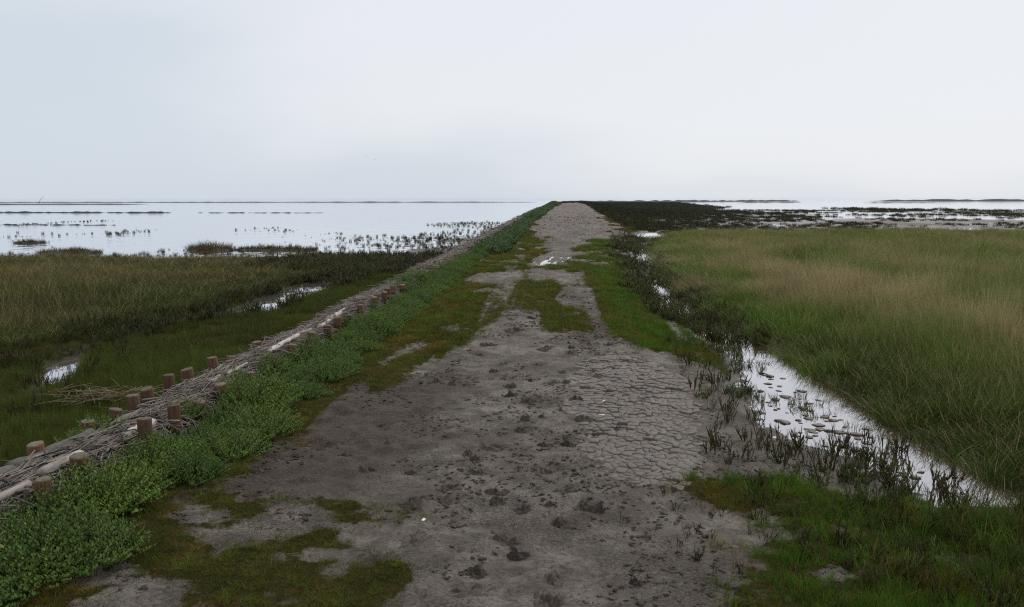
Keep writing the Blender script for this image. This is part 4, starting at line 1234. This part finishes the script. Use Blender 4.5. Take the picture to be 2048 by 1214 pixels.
G2 = [(0.34,3.89), (0.61,4.28), (0.66,4.32), (0.64,4.07), (0.64,3.70), (0.70,3.73), (0.75,3.68), (0.81,4.29), (0.86,3.98), (0.80,3.95), (0.46,3.72), (0.59,3.62), (0.78,3.60), (0.65,3.49), (0.97,3.80), (1.07,3.90), (0.70,3.35), (0.82,3.35), (1.39,3.63), (1.47,3.53), (1.46,3.39), (1.55,3.30), (1.64,3.27), (1.83,3.32), (1.85,3.23), (1.34,3.25), (1.30,3.43), (1.77,3.76), (1.98,3.89)]
zg = hz([p[0] for p in G2], [p[1] for p in G2])
for k, (x, y) in enumerate(G2):
    r = random.Random(1900 + k); s = r.uniform(.35, .6) if k < 18 else r.uniform(.6, 1.0)
    obj('glasswort_sprig', glass_m[(k * 3) % 8], loc=(x, y, zg[k]), rz=r.uniform(0, 6.3), scale=(s * .8, s * .8, s),
        label='small dark sprig growing on the bare mud at the turf edge' if k < 18 else 'dark sprig rising from the turf at the ditch side',
        cat='plant', group='sprigs on the bare mud' if k < 18 else 'sprigs in the ditch side turf')

# ---------------------------------------------------------------- grass islets in the flooded flats
def islet(x, y, w, d, h, n, col, label, seed):
    r = np.random.default_rng(seed); VV, QQ, vv, off = [], [], [], 0
    for i in range(n):
        V, Q, v, t = blades(r, 12, .12, h * r.uniform(.6, 1.1), .35, .014, .2, .25, 3)
        a = r.uniform(0, 6.3); q = math.sqrt(r.random())
        e_ = (1 - .45 * q)
        V = V * np.array([1, 1, e_]) + np.array([q * math.cos(a) * w, q * math.sin(a) * d, 0])
        VV.append(V); QQ.append(Q + off); vv.append(v); off += len(V)
    m = make_leaf('islet grass', False, col, (.17, .13, .065), .72)
    e = obj('grass_islet', None, loc=(x, y, SEA), label=label, cat='grass islet', group='grass islets in the flooded flats')
    obj('grass', mesh_np('grass', np.concatenate(VV), [np.concatenate(QQ)], m, False, {'v': np.concatenate(vv)}), parent=e)
    k = 20; a = np.arange(k) / k * 2 * math.pi; wb = 1 + .12 * np.sin(3 * a + seed)
    V = np.concatenate([np.stack([np.cos(a) * w * 1.02 * wb, np.sin(a) * d * 1.05 * wb, np.full(k, -.06)], -1), np.stack([np.cos(a) * w * .8 * wb, np.sin(a) * d * .8 * wb, np.full(k, .05)], -1), [[0, 0, .07]]])
    b = np.arange(k); b2 = (b + 1) % k
    obj('mud_mound', mesh_np('mud_mound', V, [np.stack([b, b2, k + b2, k + b], -1), np.stack([k + b, k + b2, np.full(k, 2 * k)], -1)], M_clod, True), parent=e)
(i1, i2, i3, i4, i5) = [(-18.27,28.59), (-13.73,30.48), (-11.24,30.58), (-24.24,35.01), (-10.50,25.54)]
islet(*i1, 1.15, .5, .30, 130, (.070, .062, .030), 'brown grass islet standing alone in the flooded flats nearest the left grass', 1)
islet(i2[0], i2[1], .95, .55, .42, 110, (.085, .068, .034), 'tall straw tipped grass islet adjoining a longer low green islet', 2)
islet(i3[0], i3[1], 1.7, .55, .27, 190, (.036, .046, .020), 'long low dark green islet joined to a taller straw tipped one', 3)
islet(*i4, .75, .4, .28, 60, (.045, .042, .024), 'small dark grass islet farther out beyond the lone brown one', 4)
islet(i5[0], i5[1], 1.9, .5, .22, 150, (.040, .052, .020), 'flat green islet close to the edge of the left tall grass', 5)

# ---------------------------------------------------------------- dead reed litter left of the fence
lx, ly = [(-4.20,6.89)][0]
r = np.random.default_rng(77); n = 110; t = np.linspace(-.5, .5, 4)
a = r.normal(.3, .8, n); L = r.uniform(.08, .38, n); q = r.normal(0, 1, (n, 2)) * np.array([.22, .11])
P = np.stack([q[:, :1] + (L * np.cos(a))[:, None] * t, q[:, 1:] + (L * np.sin(a))[:, None] * t, np.abs(r.normal(.05, .03, n))[:, None] + (r.normal(0, .06, n))[:, None] * t], -1)
V, pl = tubes(P, np.full((n, 4), .0032), 4)
obj('reed_litter', mesh_np('reed_litter', V, pl, M_straw), loc=(lx, ly, hz(lx, ly)[0] + .05), label='loose heap of dead yellow reed stalks behind the stakes of the fence', cat='reed litter')

# ---------------------------------------------------------------- distant pole and birds
V, pl = tubes(np.array([[(0, 0, -.8), (.9, 0, .6), (2.0, 0, 2.0), (3.6, 0, 3.2)]]), np.array([[.09, .08, .07, .05]]), 7)
V2, pl2 = tubes(np.array([[(-.5, 0, -.6), (.1, 0, .3), (.55, 0, .15), (1.3, 0, -.6)]]), np.array([[.14, .14, .14, .12]]), 7)
Vj, pj = join([(V, pl), (V2, pl2)])
obj('leaning_pole', mesh_np('leaning_pole', Vj, pj, M_log), loc=(-252, 372, SEA), label='leaning pole standing in the far water near the horizon', cat='pole')
def bird(x, y, z, rz, sc, label):
    e = obj('flying_bird', None, loc=(x, y, z), rz=rz, scale=(sc, sc, sc), label=label, cat='bird', group='birds flying over the flats')
    yb = np.array([-.24, -.18, -.08, .04, .13, .18, .23])
    V, pl = tubes(np.stack([yb * 0, yb, np.array([.0, .0, -.01, 0, .01, .02, .015])], -1)[None], np.array([[.008, .025, .05, .055, .035, .032, .006]]), 8)
    obj('body', mesh_np('body', V, pl, M_bird, True), parent=e)
    for s in (-1, 1):
        W = []
        for u, (cf, cb, zz_) in ((0, (.09, -.07, .02)), (.22, (.10, -.06, .10)), (.42, (.05, -.06, .07)), (.56, (-.03, -.05, .03))):
            W += [(s * u, cf, zz_), (s * u, cb, zz_ + .004)]
        Q = [(2 * i, 2 * i + 2, 2 * i + 3, 2 * i + 1) if s > 0 else (2 * i, 2 * i + 1, 2 * i + 3, 2 * i + 2) for i in range(3)]
        o = obj('wing', mesh_np('wing', W, [np.array(Q)], M_bird), parent=e)
        md = o.modifiers.new('thickness', 'SOLIDIFY'); md.thickness = .012
bird(-95, 392, 22.0, 1.2, 1.0, 'smaller paler bird flying above the flooded flats')
bird(-90, 390, 20.6, .9, 1.35, 'larger darker bird flying above the flooded flats')
